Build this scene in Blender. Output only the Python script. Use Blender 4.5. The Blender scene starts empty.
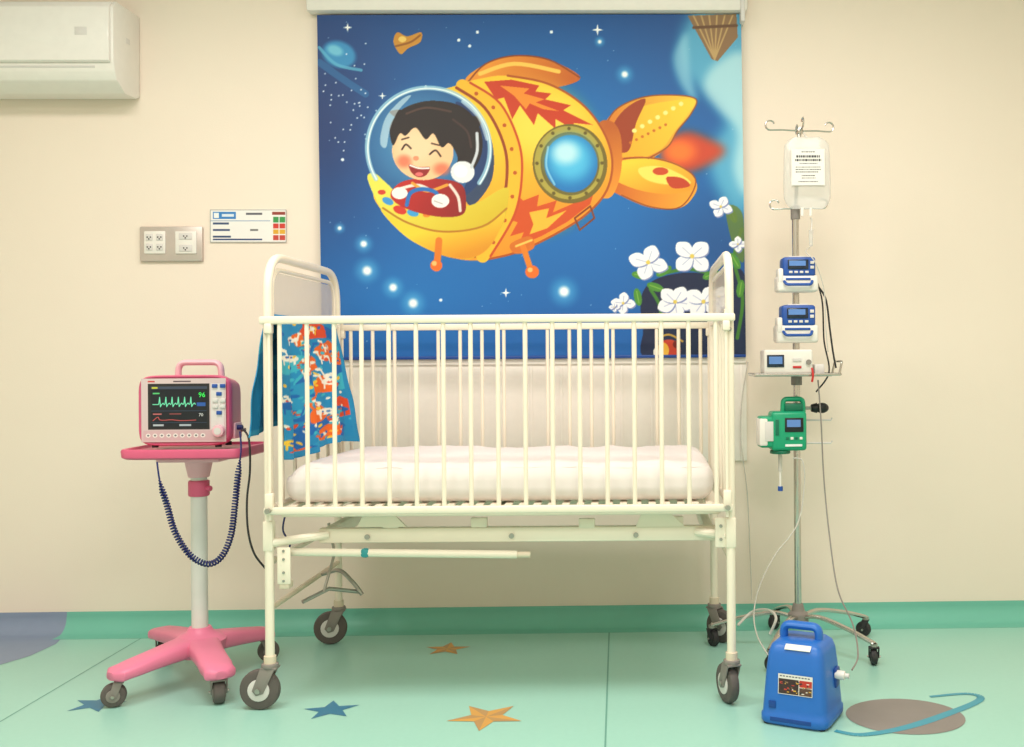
import bpy, bmesh, math, random
import numpy as np
from mathutils import Vector, Matrix, noise

random.seed(4); np.random.seed(4)
scene = bpy.context.scene
scene.view_settings.view_transform = 'Standard'
scene.view_settings.look = 'None'
COL = scene.collection

# ------------------------------------------------------------ camera
F = 1034.0; H = 1.045; YAW = 0.021; ROLL = 0.007
CX, CY = 641.7, 358.0
RC = Matrix.Rotation(-YAW, 3, 'Z') @ Matrix.Rotation(math.pi/2, 3, 'X') @ Matrix.Rotation(-ROLL, 3, 'Z')
CAMLOC = Vector((0, 0, H))
cd = bpy.data.cameras.new("camera"); cam = bpy.data.objects.new("camera", cd)
cd.sensor_width = 36; cd.lens = F/1024*36
cd.shift_x = -(CX-512)/1024; cd.shift_y = -(373.5-CY)/1024
cd.clip_start = 0.05
cam.matrix_world = Matrix.Translation(CAMLOC) @ RC.to_4x4()
COL.objects.link(cam); scene.camera = cam

def ray(px, py): return RC @ Vector(((px-CX)/F, (CY-py)/F, -1))
def W(px, py, Y):
    d = ray(px, py); return CAMLOC + d*(Y/d.y)
def G(px, py, z=0.0):
    d = ray(px, py); return CAMLOC + d*((z-H)/d.z)

WALL = 4.05

# ------------------------------------------------------------ materials
def lin(c):
    c = c/255.0
    return c/12.92 if c <= 0.04045 else ((c+0.055)/1.055)**2.4
def L3(c): return (lin(c[0]), lin(c[1]), lin(c[2]))
MATS = {}
def mat(name, col, rough=0.5, metal=0.0, var=0.04, scale=30, trans=0.0, alpha=1.0, emit=0.0, bump=0.0, coat=0.0, bscale=None):
    if name in MATS: return MATS[name]
    m = bpy.data.materials.new(name); m.use_nodes = True
    nt = m.node_tree; b = nt.nodes["Principled BSDF"]
    c = L3(col)
    tc = nt.nodes.new("ShaderNodeTexCoord"); ns = nt.nodes.new("ShaderNodeTexNoise")
    ns.inputs["Scale"].default_value = scale; ns.inputs["Detail"].default_value = 4
    nt.links.new(tc.outputs["Object"], ns.inputs["Vector"])
    mx = nt.nodes.new("ShaderNodeMix"); mx.data_type = 'RGBA'
    mx.inputs[6].default_value = tuple(max(0, x*(1-var)) for x in c)+(1,)
    mx.inputs[7].default_value = tuple(min(1, x*(1+var)) for x in c)+(1,)
    nt.links.new(ns.outputs["Fac"], mx.inputs[0]); nt.links.new(mx.outputs[2], b.inputs["Base Color"])
    b.inputs["Roughness"].default_value = rough; b.inputs["Metallic"].default_value = metal
    b.inputs["Transmission Weight"].default_value = trans; b.inputs["Alpha"].default_value = alpha
    b.inputs["Coat Weight"].default_value = coat
    if emit > 0:
        nt.links.new(mx.outputs[2], b.inputs["Emission Color"]); b.inputs["Emission Strength"].default_value = emit
    if bump > 0:
        bp = nt.nodes.new("ShaderNodeBump"); bp.inputs["Strength"].default_value = bump; bp.inputs["Distance"].default_value = 0.01
        n2 = nt.nodes.new("ShaderNodeTexNoise"); n2.inputs["Scale"].default_value = bscale or scale*4
        nt.links.new(tc.outputs["Object"], n2.inputs["Vector"])
        nt.links.new(n2.outputs["Fac"], bp.inputs["Height"]); nt.links.new(bp.outputs["Normal"], b.inputs["Normal"])
    MATS[name] = m; return m
def paintmat(name, rough=0.5, emit=0.0):
    if name in MATS: return MATS[name]
    m = bpy.data.materials.new(name); m.use_nodes = True
    nt = m.node_tree; b = nt.nodes["Principled BSDF"]
    a = nt.nodes.new("ShaderNodeAttribute"); a.attribute_name = "Col"
    nt.links.new(a.outputs["Color"], b.inputs["Base Color"]); b.inputs["Roughness"].default_value = rough
    if emit > 0:
        nt.links.new(a.outputs["Color"], b.inputs["Emission Color"]); b.inputs["Emission Strength"].default_value = emit
    MATS[name] = m; return m

m_wall = mat("wall_paint", (246, 230, 214), 0.75, var=0.012, scale=3, bump=0.05, bscale=180)
m_ceil = mat("ceiling_paint", (244, 240, 236), 0.9)
m_cream = mat("cream_enamel", (246, 234, 214), 0.32, var=0.03, scale=12)
m_creamD = mat("aged_cream_enamel", (226, 210, 186), 0.45, var=0.08, scale=20)
m_sheet = mat("white_cotton", (240, 230, 226), 0.9, var=0.02, scale=10, bump=0.15, bscale=18)
m_pink = mat("pink_plastic", (236, 128, 162), 0.4, var=0.03)
m_pinkD = mat("rose_plastic", (216, 92, 128), 0.4, var=0.03)
m_pinkL = mat("pale_pink_plastic", (238, 184, 194), 0.4)
m_greyL = mat("light_grey_plastic", (222, 216, 212), 0.45)
m_white = mat("white_plastic", (240, 234, 226), 0.4)
m_grey = mat("grey_plastic", (140, 132, 126), 0.5)
m_rub = mat("grey_rubber", (96, 88, 84), 0.7)
m_dark = mat("dark_rubber", (42, 40, 42), 0.6)
m_black = mat("black_plastic", (22, 22, 25), 0.4)
m_chrome = mat("chrome", (205, 200, 195), 0.22, metal=1.0)
m_steel = mat("brushed_steel", (175, 170, 163), 0.35, metal=0.8)
m_colw = mat("pale_grey_enamel", (226, 223, 218), 0.35)
m_blue = mat("blue_moulded_plastic", (38, 108, 196), 0.38, var=0.05)
m_blueD = mat("dark_blue_plastic", (20, 68, 146), 0.4)
m_pblue = mat("pump_blue_plastic", (34, 82, 164), 0.4)
m_navy = mat("navy_rubber", (24, 34, 96), 0.45)
m_green = mat("green_plastic", (20, 160, 116), 0.35)
m_greenD = mat("dark_green_plastic", (10, 110, 82), 0.4)
m_red = mat("red_plastic", (200, 40, 40), 0.4)
m_teal = mat("teal_tape", (50, 150, 155), 0.5)
m_clear = mat("clear_vinyl", (226, 224, 218), 0.12, alpha=0.38, var=0.0)
m_tube = mat("clear_tubing", (220, 214, 204), 0.2, alpha=0.8)
m_acry = mat("frosted_acrylic", (238, 226, 210), 0.3, alpha=0.5)
m_screenb = mat("screen_glass", (30, 42, 60), 0.15)
m_scrblue = mat("lit_display", (90, 130, 190), 0.2, emit=0.2)
m_alum = mat("satin_aluminium", (205, 192, 184), 0.35, metal=0.4)
m_ink = mat("black_ink", (25, 25, 28), 0.6)
m_inkwhite = mat("white_ink", (240, 240, 240), 0.6)
m_lgreen = mat("lit_green", (60, 230, 90), 0.5, emit=0.4)

# ------------------------------------------------------------ object helpers
WLOC = {}
def link_obj(o, parent, c):
    COL.objects.link(o)
    if parent is not None:
        o.parent = parent; o.location = c - WLOC[parent.name]
    else: o.location = c
    WLOC[o.name] = Vector(c)
def thing(name, loc, label, category, group=None):
    e = bpy.data.objects.new(name, None); e.empty_display_size = 0.1
    link_obj(e, None, Vector(loc)); e["label"] = label; e["category"] = category
    if group: e["group"] = group
    return e

def fillet(pts, r, n=6):
    pts = [Vector(p) for p in pts]; out = [pts[0]]
    for i in range(1, len(pts)-1):
        a, b, c = pts[i-1], pts[i], pts[i+1]
        d1 = (a-b); d2 = (c-b); rr = min(r, d1.length*0.49, d2.length*0.49)
        p1 = b+d1.normalized()*rr; p2 = b+d2.normalized()*rr
        for k in range(n+1):
            t = k/n; out.append(p1*(1-t)**2 + b*2*t*(1-t) + p2*t*t)
    out.append(pts[-1]); return out
def cr(pts, n=8, closed=False):
    pts = [Vector(p) for p in pts]; out = []; N = len(pts)
    rng = range(N) if closed else range(N-1)
    for i in rng:
        if closed: p0, p1, p2, p3 = pts[(i-1) % N], pts[i], pts[(i+1) % N], pts[(i+2) % N]
        else: p0, p1, p2, p3 = pts[max(i-1, 0)], pts[i], pts[i+1], pts[min(i+2, N-1)]
        for k in range(n):
            t = k/n
            out.append(0.5*((2*p1)+(p2-p0)*t+(2*p0-5*p1+4*p2-p3)*t*t+(3*p1-p0-3*p2+p3)*t**3))
    if not closed: out.append(pts[-1])
    return out

class B:
    def __init__(s, M=None): s.bm = bmesh.new(); s.M = M or Matrix(); s.mats = []
    def mi(s, m):
        if m not in s.mats: s.mats.append(m)
        return s.mats.index(m)
    def add(s, bm, m, X=None):
        i = s.mi(m)
        for f in bm.faces: f.material_index = i
        T = s.M @ (X or Matrix()); bm.transform(T)
        if T.determinant() < 0: bmesh.ops.reverse_faces(bm, faces=bm.faces)
        me = bpy.data.meshes.new("t"); bm.to_mesh(me); bm.free(); s.bm.from_mesh(me); bpy.data.meshes.remove(me)
        return s
    def box(s, c, size, m, bev=0.0, rot=None, seg=2):
        bm = bmesh.new(); bmesh.ops.create_cube(bm, size=1)
        bmesh.ops.scale(bm, vec=size, verts=bm.verts)
        if bev > 0: bmesh.ops.bevel(bm, geom=bm.edges[:]+bm.verts[:], offset=min(bev, min(size)*0.49), segments=seg, profile=0.5, affect='EDGES')
        X = Matrix.Translation(Vector(c))
        if rot: X = X @ rot.to_4x4()
        return s.add(bm, m, X)
    def sph(s, c, r, m, sc=(1, 1, 1), seg=16):
        bm = bmesh.new(); bmesh.ops.create_uvsphere(bm, u_segments=seg, v_segments=seg//2+2, radius=r)
        return s.add(bm, m, Matrix.Translation(Vector(c)) @ Matrix.Diagonal((*sc, 1)))
    def cyl(s, p0, p1, r, m, r2=None, seg=20, bev=0.0):
        p0 = Vector(p0); p1 = Vector(p1); d = p1-p0; bm = bmesh.new()
        bmesh.ops.create_cone(bm, cap_ends=True, segments=seg, radius1=r, radius2=r if r2 is None else r2, depth=d.length)
        if bev > 0:
            es = [e for e in bm.edges if abs(e.verts[0].co.z-e.verts[1].co.z) < 1e-6]
            bmesh.ops.bevel(bm, geom=es, offset=bev, segments=2, profile=0.5, affect='EDGES')
        q = d.to_track_quat('Z', 'Y').to_matrix().to_4x4()
        return s.add(bm, m, Matrix.Translation((p0+p1)/2) @ q)
    def tube(s, pts, r, m, seg=10, closed=False, flat=None):
        pts = [Vector(p) for p in pts]
        q = [pts[0]]
        for p in pts[1:]:
            if (p-q[-1]).length > 1e-5: q.append(p)
        pts = q; N = len(pts); bm = bmesh.new(); rings = []; nrm = None
        for i in range(N):
            if closed: t = (pts[(i+1) % N]-pts[i-1]).normalized()
            else: t = (pts[min(i+1, N-1)]-pts[max(i-1, 0)]).normalized()
            if nrm is None:
                a = Vector((0, 0, 1)) if abs(t.z) < 0.9 else Vector((1, 0, 0))
                nrm = (a-t*a.dot(t)).normalized()
            else: nrm = (nrm-t*nrm.dot(t)).normalized()
            bn = t.cross(nrm); fx, fy = flat or (1, 1)
            rings.append([bm.verts.new(pts[i]+(nrm*math.cos(2*math.pi*k/seg)*fx+bn*math.sin(2*math.pi*k/seg)*fy)*r) for k in range(seg)])
        for i in range(N if closed else N-1):
            a = rings[i]; b = rings[(i+1) % N]
            for k in range(seg): bm.faces.new((a[k], a[(k+1) % seg], b[(k+1) % seg], b[k]))
        if not closed:
            bm.faces.new(rings[0][::-1]); bm.faces.new(rings[-1])
        bmesh.ops.recalc_face_normals(bm, faces=bm.faces)
        return s.add(bm, m)
    def loft(s, rings, m, cap=True):
        bm = bmesh.new(); R = [[bm.verts.new(p) for p in r] for r in rings]; n = len(R[0])
        for a, b in zip(R, R[1:]):
            for k in range(n): bm.faces.new((a[k], a[(k+1) % n], b[(k+1) % n], b[k]))
        if cap: bm.faces.new(R[0][::-1]); bm.faces.new(R[-1])
        bmesh.ops.recalc_face_normals(bm, faces=bm.faces)
        return s.add(bm, m)
    def prism(s, poly, axis_vec, m, bev=0.0):
        """poly: list of 3D coplanar points extruded along axis_vec"""
        bm = bmesh.new(); vs = [bm.verts.new(p) for p in poly]; f = bm.faces.new(vs)
        r = bmesh.ops.extrude_face_region(bm, geom=[f])
        bmesh.ops.translate(bm, vec=axis_vec, verts=[v for v in r['geom'] if isinstance(v, bmesh.types.BMVert)])
        bmesh.ops.recalc_face_normals(bm, faces=bm.faces)
        if bev > 0: bmesh.ops.bevel(bm, geom=bm.edges[:], offset=bev, segments=2, profile=0.5, affect='EDGES')
        return s.add(bm, m)
    def flat(s, poly, m):
        bm = bmesh.new(); bm.faces.new([bm.verts.new(p) for p in poly]); return s.add(bm, m)
    def obj(s, name, parent=None, ang=35, **props):
        me = bpy.data.meshes.new(name)
        vs = [v.co for v in s.bm.verts]
        mn = Vector([min(v[i] for v in vs) for i in range(3)]); mx = Vector([max(v[i] for v in vs) for i in range(3)])
        c = (mn+mx)/2
        for v in s.bm.verts: v.co -= c
        for f in s.bm.faces: f.smooth = True
        s.bm.to_mesh(me); s.bm.free()
        for m in s.mats: me.materials.append(m)
        me.set_sharp_from_angle(angle=math.radians(ang))
        o = bpy.data.objects.new(name, me); link_obj(o, parent, c)
        for k, v in props.items(): o[k] = v
        return o

def superring(c, ux, uy, a, b, n=24, e=4.0):
    c = Vector(c); out = []
    for k in range(n):
        t = 2*math.pi*k/n; ct, st = math.cos(t), math.sin(t)
        x = abs(ct)**(2/e)*math.copysign(1, ct)*a; y = abs(st)**(2/e)*math.copysign(1, st)*b
        out.append(c+Vector(ux)*x+Vector(uy)*y)
    return out

def text(body, size, X, m, parent, name="lettering", ext=0.0, sx=1.0, bold=0.0):
    cu = bpy.data.curves.new("t", 'FONT'); cu.body = body; cu.size = size; cu.align_x = 'CENTER'; cu.align_y = 'CENTER'
    cu.offset = bold; cu.resolution_u = 2
    o = bpy.data.objects.new("t", cu); COL.objects.link(o)
    bpy.context.view_layer.update()
    me = bpy.data.meshes.new_from_object(o.evaluated_get(bpy.context.evaluated_depsgraph_get()))
    bpy.data.objects.remove(o); bpy.data.curves.remove(cu)
    me.transform(X @ Matrix.Diagonal((sx, 1, 1, 1)))
    vs = [v.co.copy() for v in me.vertices]
    mn = Vector([min(v[i] for v in vs) for i in range(3)]); mx = Vector([max(v[i] for v in vs) for i in range(3)])
    c = (mn+mx)/2; me.transform(Matrix.Translation(-c)); me.name = name
    me.materials.clear(); me.materials.append(m)
    ob = bpy.data.objects.new(name, me); link_obj(ob, parent, c); return ob
FR = Matrix.Rotation(math.pi/2, 4, 'X')   # text facing -Y

# ------------------------------------------------------------ painter
class Paint:
    def __init__(s, x0, y0, x1, y1, nx, ny, ss=2, bg=(255, 255, 255)):
        s.b = (x0, y0, x1, y1); s.nx, s.ny, s.ss = nx, ny, ss; w, h = nx*ss, ny*ss
        s.px = (x1-x0)/w
        s.xs = x0+(np.arange(w)+.5)/w*(x1-x0); s.ys = y0+(np.arange(h)+.5)/h*(y1-y0)
        s.img = np.zeros((h, w, 3)); s.img[:] = bg
    def win(s, x0, y0, x1, y1):
        i0, i1 = np.searchsorted(s.xs, [x0, x1]); j0, j1 = np.searchsorted(s.ys, [y0, y1])
        if i1 <= i0 or j1 <= j0: return None
        X, Y = np.meshgrid(s.xs[i0:i1], s.ys[j0:j1]); return (slice(j0, j1), slice(i0, i1)), X, Y
    def blend(s, sl, m, X, Y, col, col2=None, grad=None, alpha=1.0):
        c = np.array(col, float)
        if col2 is not None:
            xa, ya, xb, yb = grad; dx, dy = xb-xa, yb-ya
            t = np.clip(((X-xa)*dx+(Y-ya)*dy)/(dx*dx+dy*dy), 0, 1)[..., None]
            c = c*(1-t)+np.array(col2, float)*t
        m = (m*alpha)[..., None]; s.img[sl] = s.img[sl]*(1-m)+c*m
    def ell(s, cx, cy, rx, ry, col, rot=0, soft=0.0, **k):
        R = max(rx, ry)*(1+soft)+2; w = s.win(cx-R, cy-R, cx+R, cy+R)
        if not w: return
        sl, X, Y = w; a = math.radians(rot); u = (X-cx)*math.cos(a)+(Y-cy)*math.sin(a); v = -(X-cx)*math.sin(a)+(Y-cy)*math.cos(a)
        d = np.sqrt((u/rx)**2+(v/ry)**2)
        m = np.clip((1+soft-d)/(soft*2), 0, 1) if soft > 0 else (d < 1).astype(float)
        if soft > 0: m = m*m*(3-2*m)
        s.blend(sl, m, X, Y, col, **k)
    def poly(s, pts, col, smooth=True, blur=0, **k):
        if smooth: pts = [(p.x, p.y) for p in cr([(x, y, 0) for x, y in pts], 6, True)]
        xs = [p[0] for p in pts]; ys = [p[1] for p in pts]; e = blur*2.5+1
        w = s.win(min(xs)-e, min(ys)-e, max(xs)+e, max(ys)+e)
        if not w: return
        sl, X, Y = w; ins = np.zeros(X.shape, bool)
        for i in range(len(pts)):
            x1, y1 = pts[i-1]; x2, y2 = pts[i]
            if y1 == y2: continue
            ins ^= ((y1 > Y) != (y2 > Y)) & (X < (x2-x1)*(Y-y1)/(y2-y1)+x1)
        m = ins.astype(float)
        if blur:
            kk = max(1, int(blur/s.px))
            for _ in range(3):
                for ax in (0, 1):
                    pw = [(0, 0), (0, 0)]; pw[ax] = (kk, kk); p = np.pad(m, pw, 'edge'); c = np.cumsum(p, axis=ax)
                    z = np.zeros_like(np.take(c, [0], axis=ax)); c = np.concatenate([z, c], axis=ax); n = m.shape[ax]
                    m = (np.take(c, range(2*kk, 2*kk+n), axis=ax)-np.take(c, range(0, n), axis=ax))/(2*kk)
        s.blend(sl, m, X, Y, col, **k)
    def line(s, pts, wd, col, smooth=True, **k):
        if smooth: pts = [(p.x, p.y) for p in cr([(x, y, 0) for x, y in pts], 6)]
        xs = [p[0] for p in pts]; ys = [p[1] for p in pts]
        w = s.win(min(xs)-wd-1, min(ys)-wd-1, max(xs)+wd+1, max(ys)+wd+1)
        if not w: return
        sl, X, Y = w; D = np.full(X.shape, 1e9)
        for (x1, y1), (x2, y2) in zip(pts, pts[1:]):
            dx, dy = x2-x1, y2-y1; l = dx*dx+dy*dy+1e-12
            t = np.clip(((X-x1)*dx+(Y-y1)*dy)/l, 0, 1); D = np.minimum(D, np.hypot(X-x1-t*dx, Y-y1-t*dy))
        m = np.clip((wd/2-D)/s.px+.5, 0, 1); s.blend(sl, m, X, Y, col, **k)
    def rect(s, x0, y0, x1, y1, col, **k): s.poly([(x0, y0), (x1, y0), (x1, y1), (x0, y1)], col, smooth=False, **k)
    def star(s, x, y, r, col=(255, 255, 255)):
        p = []
        for i in range(8):
            a = i*math.pi/4; q = r if i % 2 == 0 else r*.25; p.append((x+q*math.cos(a), y+q*math.sin(a)))
        s.poly(p, col, smooth=False)
    def colors(s):
        im = s.img.reshape(s.ny, s.ss, s.nx, s.ss, 3).mean((1, 3))/255.0
        return np.where(im <= .04045, im/12.92, ((im+.055)/1.055)**2.4)
    def mesh(s, name, fn, m, parent, **props):
        """fn(u,v arrays)->(..,3) world positions, v down"""
        U, V = np.meshgrid(np.linspace(0, 1, s.nx), np.linspace(0, 1, s.ny)); P = fn(U, V).reshape(-1, 3)
        c = (P.min(0)+P.max(0))/2; P = P-c
        idx = np.arange(s.nx*s.ny).reshape(s.ny, s.nx)
        Q = np.stack([idx[1:, :-1], idx[1:, 1:], idx[:-1, 1:], idx[:-1, :-1]], -1).reshape(-1, 4)
        me = bpy.data.meshes.new(name); me.vertices.add(len(P)); me.vertices.foreach_set("co", P.ravel().astype(np.float32))
        me.loops.add(Q.size); me.loops.foreach_set("vertex_index", Q.ravel().astype(np.int32))
        me.polygons.add(len(Q)); me.polygons.foreach_set("loop_start", np.arange(0, Q.size, 4, dtype=np.int32))
        me.polygons.foreach_set("use_smooth", np.ones(len(Q), bool))
        me.update(calc_edges=True)
        at = me.color_attributes.new("Col", 'FLOAT_COLOR', 'POINT')
        C = np.ones((len(P), 4), np.float32); C[:, :3] = s.colors().reshape(-1, 3); at.data.foreach_set("color", C.ravel())
        me.materials.append(m); me.validate()
        o = bpy.data.objects.new(name, me); link_obj(o, parent, Vector(c))
        for k, v in props.items(): o[k] = v
        return o
def quadfn(tl, tr, br, bl):
    tl, tr, br, bl = [np.array(p) for p in (tl, tr, br, bl)]
    def fn(U, V):
        U = U[..., None]; V = V[..., None]
        return (tl*(1-U)+tr*U)*(1-V)+(bl*(1-U)+br*U)*V
    return fn
def planefn(M, x0, x1, z0, z1, y=0.0):
    """local XZ plane facing -Y, through matrix M"""
    return quadfn(*[tuple(M @ Vector(p)) for p in ((x0, y, z1), (x1, y, z1), (x1, y, z0), (x0, y, z0))])

# ============================================================ ROOM
X0, X1, YB, ZC = -3.3, 2.5, -1.6, 2.75
def struct(b, name):
    o = b.obj(name); o["kind"] = "structure"; return o
struct(B().box(((X0+X1)/2, WALL+.05, ZC/2), (X1-X0+.2, .1, ZC), m_wall), "wall_back")
struct(B().box((X0-.05, (YB+WALL)/2, ZC/2), (.1, WALL-YB, ZC), m_wall), "wall_left")
struct(B().box((X1+.05, (YB+WALL)/2, ZC/2), (.1, WALL-YB, ZC), m_wall), "wall_right")
struct(B().box(((X0+X1)/2, YB-.05, ZC/2), (X1-X0+.2, .1, ZC), m_wall), "wall_front")
struct(B().box(((X0+X1)/2, (YB+WALL)/2, ZC+.05), (X1-X0+.2, WALL-YB+.2, .1), m_ceil), "ceiling")

def floormat():
    m = bpy.data.materials.new("mint_vinyl"); m.use_nodes = True; nt = m.node_tree; b = nt.nodes["Principled BSDF"]
    tc = nt.nodes.new("ShaderNodeTexCoord"); n1 = nt.nodes.new("ShaderNodeTexNoise"); n1.inputs["Scale"].default_value = 60; n1.inputs["Detail"].default_value = 8
    n2 = nt.nodes.new("ShaderNodeTexNoise"); n2.inputs["Scale"].default_value = 2
    nt.links.new(tc.outputs["Object"], n1.inputs[0]); nt.links.new(tc.outputs["Object"], n2.inputs[0])
    mx = nt.nodes.new("ShaderNodeMix"); mx.data_type = 'RGBA'
    mx.inputs[6].default_value = (*L3((152, 204, 188)), 1); mx.inputs[7].default_value = (*L3((166, 215, 200)), 1)
    ad = nt.nodes.new("ShaderNodeMath"); ad.operation = 'MULTIPLY_ADD'; ad.inputs[1].default_value = .5
    nt.links.new(n1.outputs["Fac"], ad.inputs[0]); 
    mm = nt.nodes.new("ShaderNodeMath"); mm.operation = 'MULTIPLY'; mm.inputs[1].default_value = .5
    nt.links.new(n2.outputs["Fac"], mm.inputs[0]); nt.links.new(mm.outputs[0], ad.inputs[2])
    nt.links.new(ad.outputs[0], mx.inputs[0]); nt.links.new(mx.outputs[2], b.inputs["Base Color"])
    b.inputs["Roughness"].default_value = .34; b.inputs["Specular IOR Level"].default_value = .45
    return m
m_floor = floormat()
m_seam = mat("vinyl_weld", (104, 160, 146), .5)
m_fblue = mat("blue_vinyl", (44, 116, 150), .4); m_forange = mat("ochre_vinyl", (214, 158, 78), .4)
m_forange2 = mat("dark_ochre_vinyl", (186, 142, 90), .4)
m_fgrey = mat("grey_vinyl", (134, 126, 122), .45, var=.12, scale=8); m_fpatch = mat("slate_blue_vinyl", (136, 150, 176), .45)
m_fteal = mat("teal_vinyl", (56, 150, 172), .4)
fb = B().box(((X0+X1)/2, (YB+WALL)/2, -.05), (X1-X0+.2, WALL-YB+.2, .1), m_floor)
def fpoly(pix, m, z):
    ps = [G(x, y) for x, y in pix]; ps = [Vector((p.x, p.y, z)) for p in ps]
    a = sum(ps[i-1].x*ps[i].y-ps[i].x*ps[i-1].y for i in range(len(ps)))
    if a < 0: ps = ps[::-1]
    fb.flat(ps, m)
def fline(p, q, wd, m, z=.0006):
    a = G(*p); b = G(*q); n = (b-a).cross(Vector((0, 0, 1))).normalized()*wd/2; u = Vector((0, 0, z))
    fb.flat([a-n+u, b-n+u, b+n+u, a+n+u][::-1] if ((b-a).cross(n)).z < 0 else [a-n+u, a+n+u, b+n+u, b-n+u][::-1], m)
fline((-300, 899.5), (150, 633), .004, m_seam); fline((609.5, 622), (600, 900), .005, m_seam)
fpoly([(-60, 628), (65, 625), (66, 634), (56, 644), (30, 656), (0, 665), (-60, 690)], m_fpatch, .0008)
def fstar(cx, cy, r, rot, m, m2=None):
    c = G(cx, cy); p = []
    for i in range(10):
        a = rot+i*math.pi/5; q = r if i % 2 == 0 else r*.42
        p.append(Vector((c.x+q*math.cos(a), c.y+q*math.sin(a), .001)))
    c2 = Vector((c.x, c.y, .001))
    for i in range(10):
        fb.flat([c2, p[i], p[(i+1) % 10]], m if (i % 2 == 0 or m2 is None) else m2)
fstar(97, 704, .085, .2, m_fblue); fstar(331, 710, .085, .5, m_fblue)
fstar(447, 649, .085, .3, m_forange2, m_forange); fstar(486, 717, .115, .9, m_forange, m_forange2)
pc = G(905, 716)
fb.flat([Vector((pc.x+.17*math.cos(t*math.pi/20), pc.y+.15*math.sin(t*math.pi/20), .001)) for t in range(40)], m_fgrey)
rp = cr([(835, 731, 0), (862, 735, 0), (905, 728, 0), (948, 714, 0), (980, 700, 0), (968, 694, 0), (930, 697, 0)], 8)
for i in range(len(rp)-1):
    a = G(rp[i].x, rp[i].y); b = G(rp[i+1].x, rp[i+1].y); t = i/len(rp)
    wd = .016*(1-abs(t-.4)); n = Vector((-(b-a).y, (b-a).x, 0)).normalized()*wd; u = Vector((0, 0, .0014))
    fb.flat([a-n+u, b-n+u, b+n+u, a+n+u], m_fteal)
struct(fb, "floor")
# coved skirting
m_cove = mat("deep_mint_vinyl", (116, 192, 172), .42, var=.02)
prof = [(WALL-.001, .078), (WALL-.005, .078), (WALL-.007, .05)]
for k in range(9):
    t = k/8*math.pi/2; prof.append((WALL-.008-.06*(1-math.cos(t)), .06*(1-math.sin(t))+.001))
prof += [(WALL-.11, .001), (WALL-.11, .0003), (WALL-.001, .0003)]
xs_ = W(65, 618, WALL-.02).x
b = B(); b.prism([Vector((xs_, y, z)) for y, z in prof], Vector((X1-xs_, 0, 0)), m_cove)
b.prism([Vector((X0, y, z)) for y, z in prof], Vector((xs_-X0, 0, 0)), m_fpatch); struct(b, "baseboard_back")

# white panel under the blind
pl, pr = W(345, 357, WALL), W(746, 357, WALL)
m_panel = mat("white_panel_paint", (246, 238, 228), .5)
b = B(); b.box(((pl.x+pr.x)/2, WALL-.006, (pl.z+.64)/2), (pr.x-pl.x, .012, pl.z-.64), m_panel, .003)
b.box(((pl.x+pr.x)/2, WALL-.011, pl.z-.02), (pr.x-pl.x, .02, .03), m_panel, .005)
n = 13
for i in range(n+1):
    x = pl.x+.02+(pr.x-pl.x-.04)*i/n; b.box((x, WALL-.013, (pl.z+.64)/2-.02), (.012, .004, pl.z-.68), m_panel, .0015)
struct(b, "trim_1")

# ============================================================ ROLLER BLIND
YP = WALL-.03
TL, TR, BR, BL = W(317, 15, YP), W(741, 14, YP), W(746, 355.5, YP), W(322, 358, YP)
blind = thing("roller_blind", ((TL.x+TR.x)/2, WALL, BL.z), "blue printed roller blind with cartoon boy in orange fish spaceship", "roller blind")
P = Paint(316, 12, 747, 358, 600, 480, 2)
Xa, Ya = np.meshgrid(P.xs, P.ys)
def lerp(a, b, t): return np.array(a)*(1-t[..., None])+np.array(b)*t[..., None]
bg = lerp((10, 66, 130), (8, 94, 168), np.clip((Ya-12)/170, 0, 1)); 
t = np.clip((Ya-200)/150, 0, 1); bg = bg*(1-t[..., None])+np.array((10, 92, 168))*t[..., None]
g = np.exp(-((Xa-540)**2/170**2+(Ya-140)**2/130**2))*.6; bg = bg*(1-g[..., None])+np.array((12, 126, 204))*g[..., None]
g = np.exp(-((Xa-317)**2/70**2+(Ya-130)**2/110**2))*.75; bg = bg*(1-g[..., None])+np.array((26, 40, 92))*g[..., None]
g = np.exp(-((Xa-400)**2/90**2+(Ya-300)**2/50**2))*.35; bg = bg*(1-g[..., None])+np.array((30, 138, 214))*g[..., None]
g = np.exp(-((Xa-720)**2/60**2+(Ya-250)**2/60**2))*.5; bg = bg*(1-g[..., None])+np.array((10, 60, 116))*g[..., None]
P.img[:] = bg
P.poly([(700, 10), (684, 40), (690, 75), (715, 95), (730, 120), (712, 150), (718, 185), (745, 215), (760, 100), (750, 5)], (110, 195, 222), blur=6, alpha=.75)
P.poly([(722, 60), (706, 85), (722, 110), (740, 130), (736, 170), (750, 190), (752, 60)], (205, 238, 240), blur=4, alpha=.7)
P.poly([(690, 30), (676, 55), (684, 85), (700, 100), (694, 75), (692, 50)], (170, 225, 240), blur=3, alpha=.6)
P.ell(338, 52, 17, 13, (50, 140, 195), rot=20, soft=.2); P.ell(334, 48, 8, 5, (110, 190, 220), rot=20, soft=.4)
P.line([(318, 45), (335, 62), (360, 68)], 3, (90, 175, 210), alpha=.8); P.line([(318, 60), (340, 76), (364, 92)], 7, (50, 140, 195), alpha=.4)
P.poly([(393, 40), (397, 30), (407, 34), (421, 30), (420, 40), (408, 46), (400, 52)], (206, 140, 44)); P.ell(402, 37, 4, 3, (240, 200, 100)); P.line([(395, 44), (410, 40), (420, 33)], 2, (150, 90, 20))
rs = random.Random(3)
for _ in range(60):
    x = rs.uniform(318, 745); y = rs.uniform(15, 350); P.ell(x, y, *(2*[rs.choice([.4, .5, .6])]), (200, 225, 250), alpha=.6)
for _ in range(40):
    x = rs.gauss(345, 12); y = rs.gauss(95, 26); P.ell(x, y, .8, .8, (230, 240, 255), alpha=.9)
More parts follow.
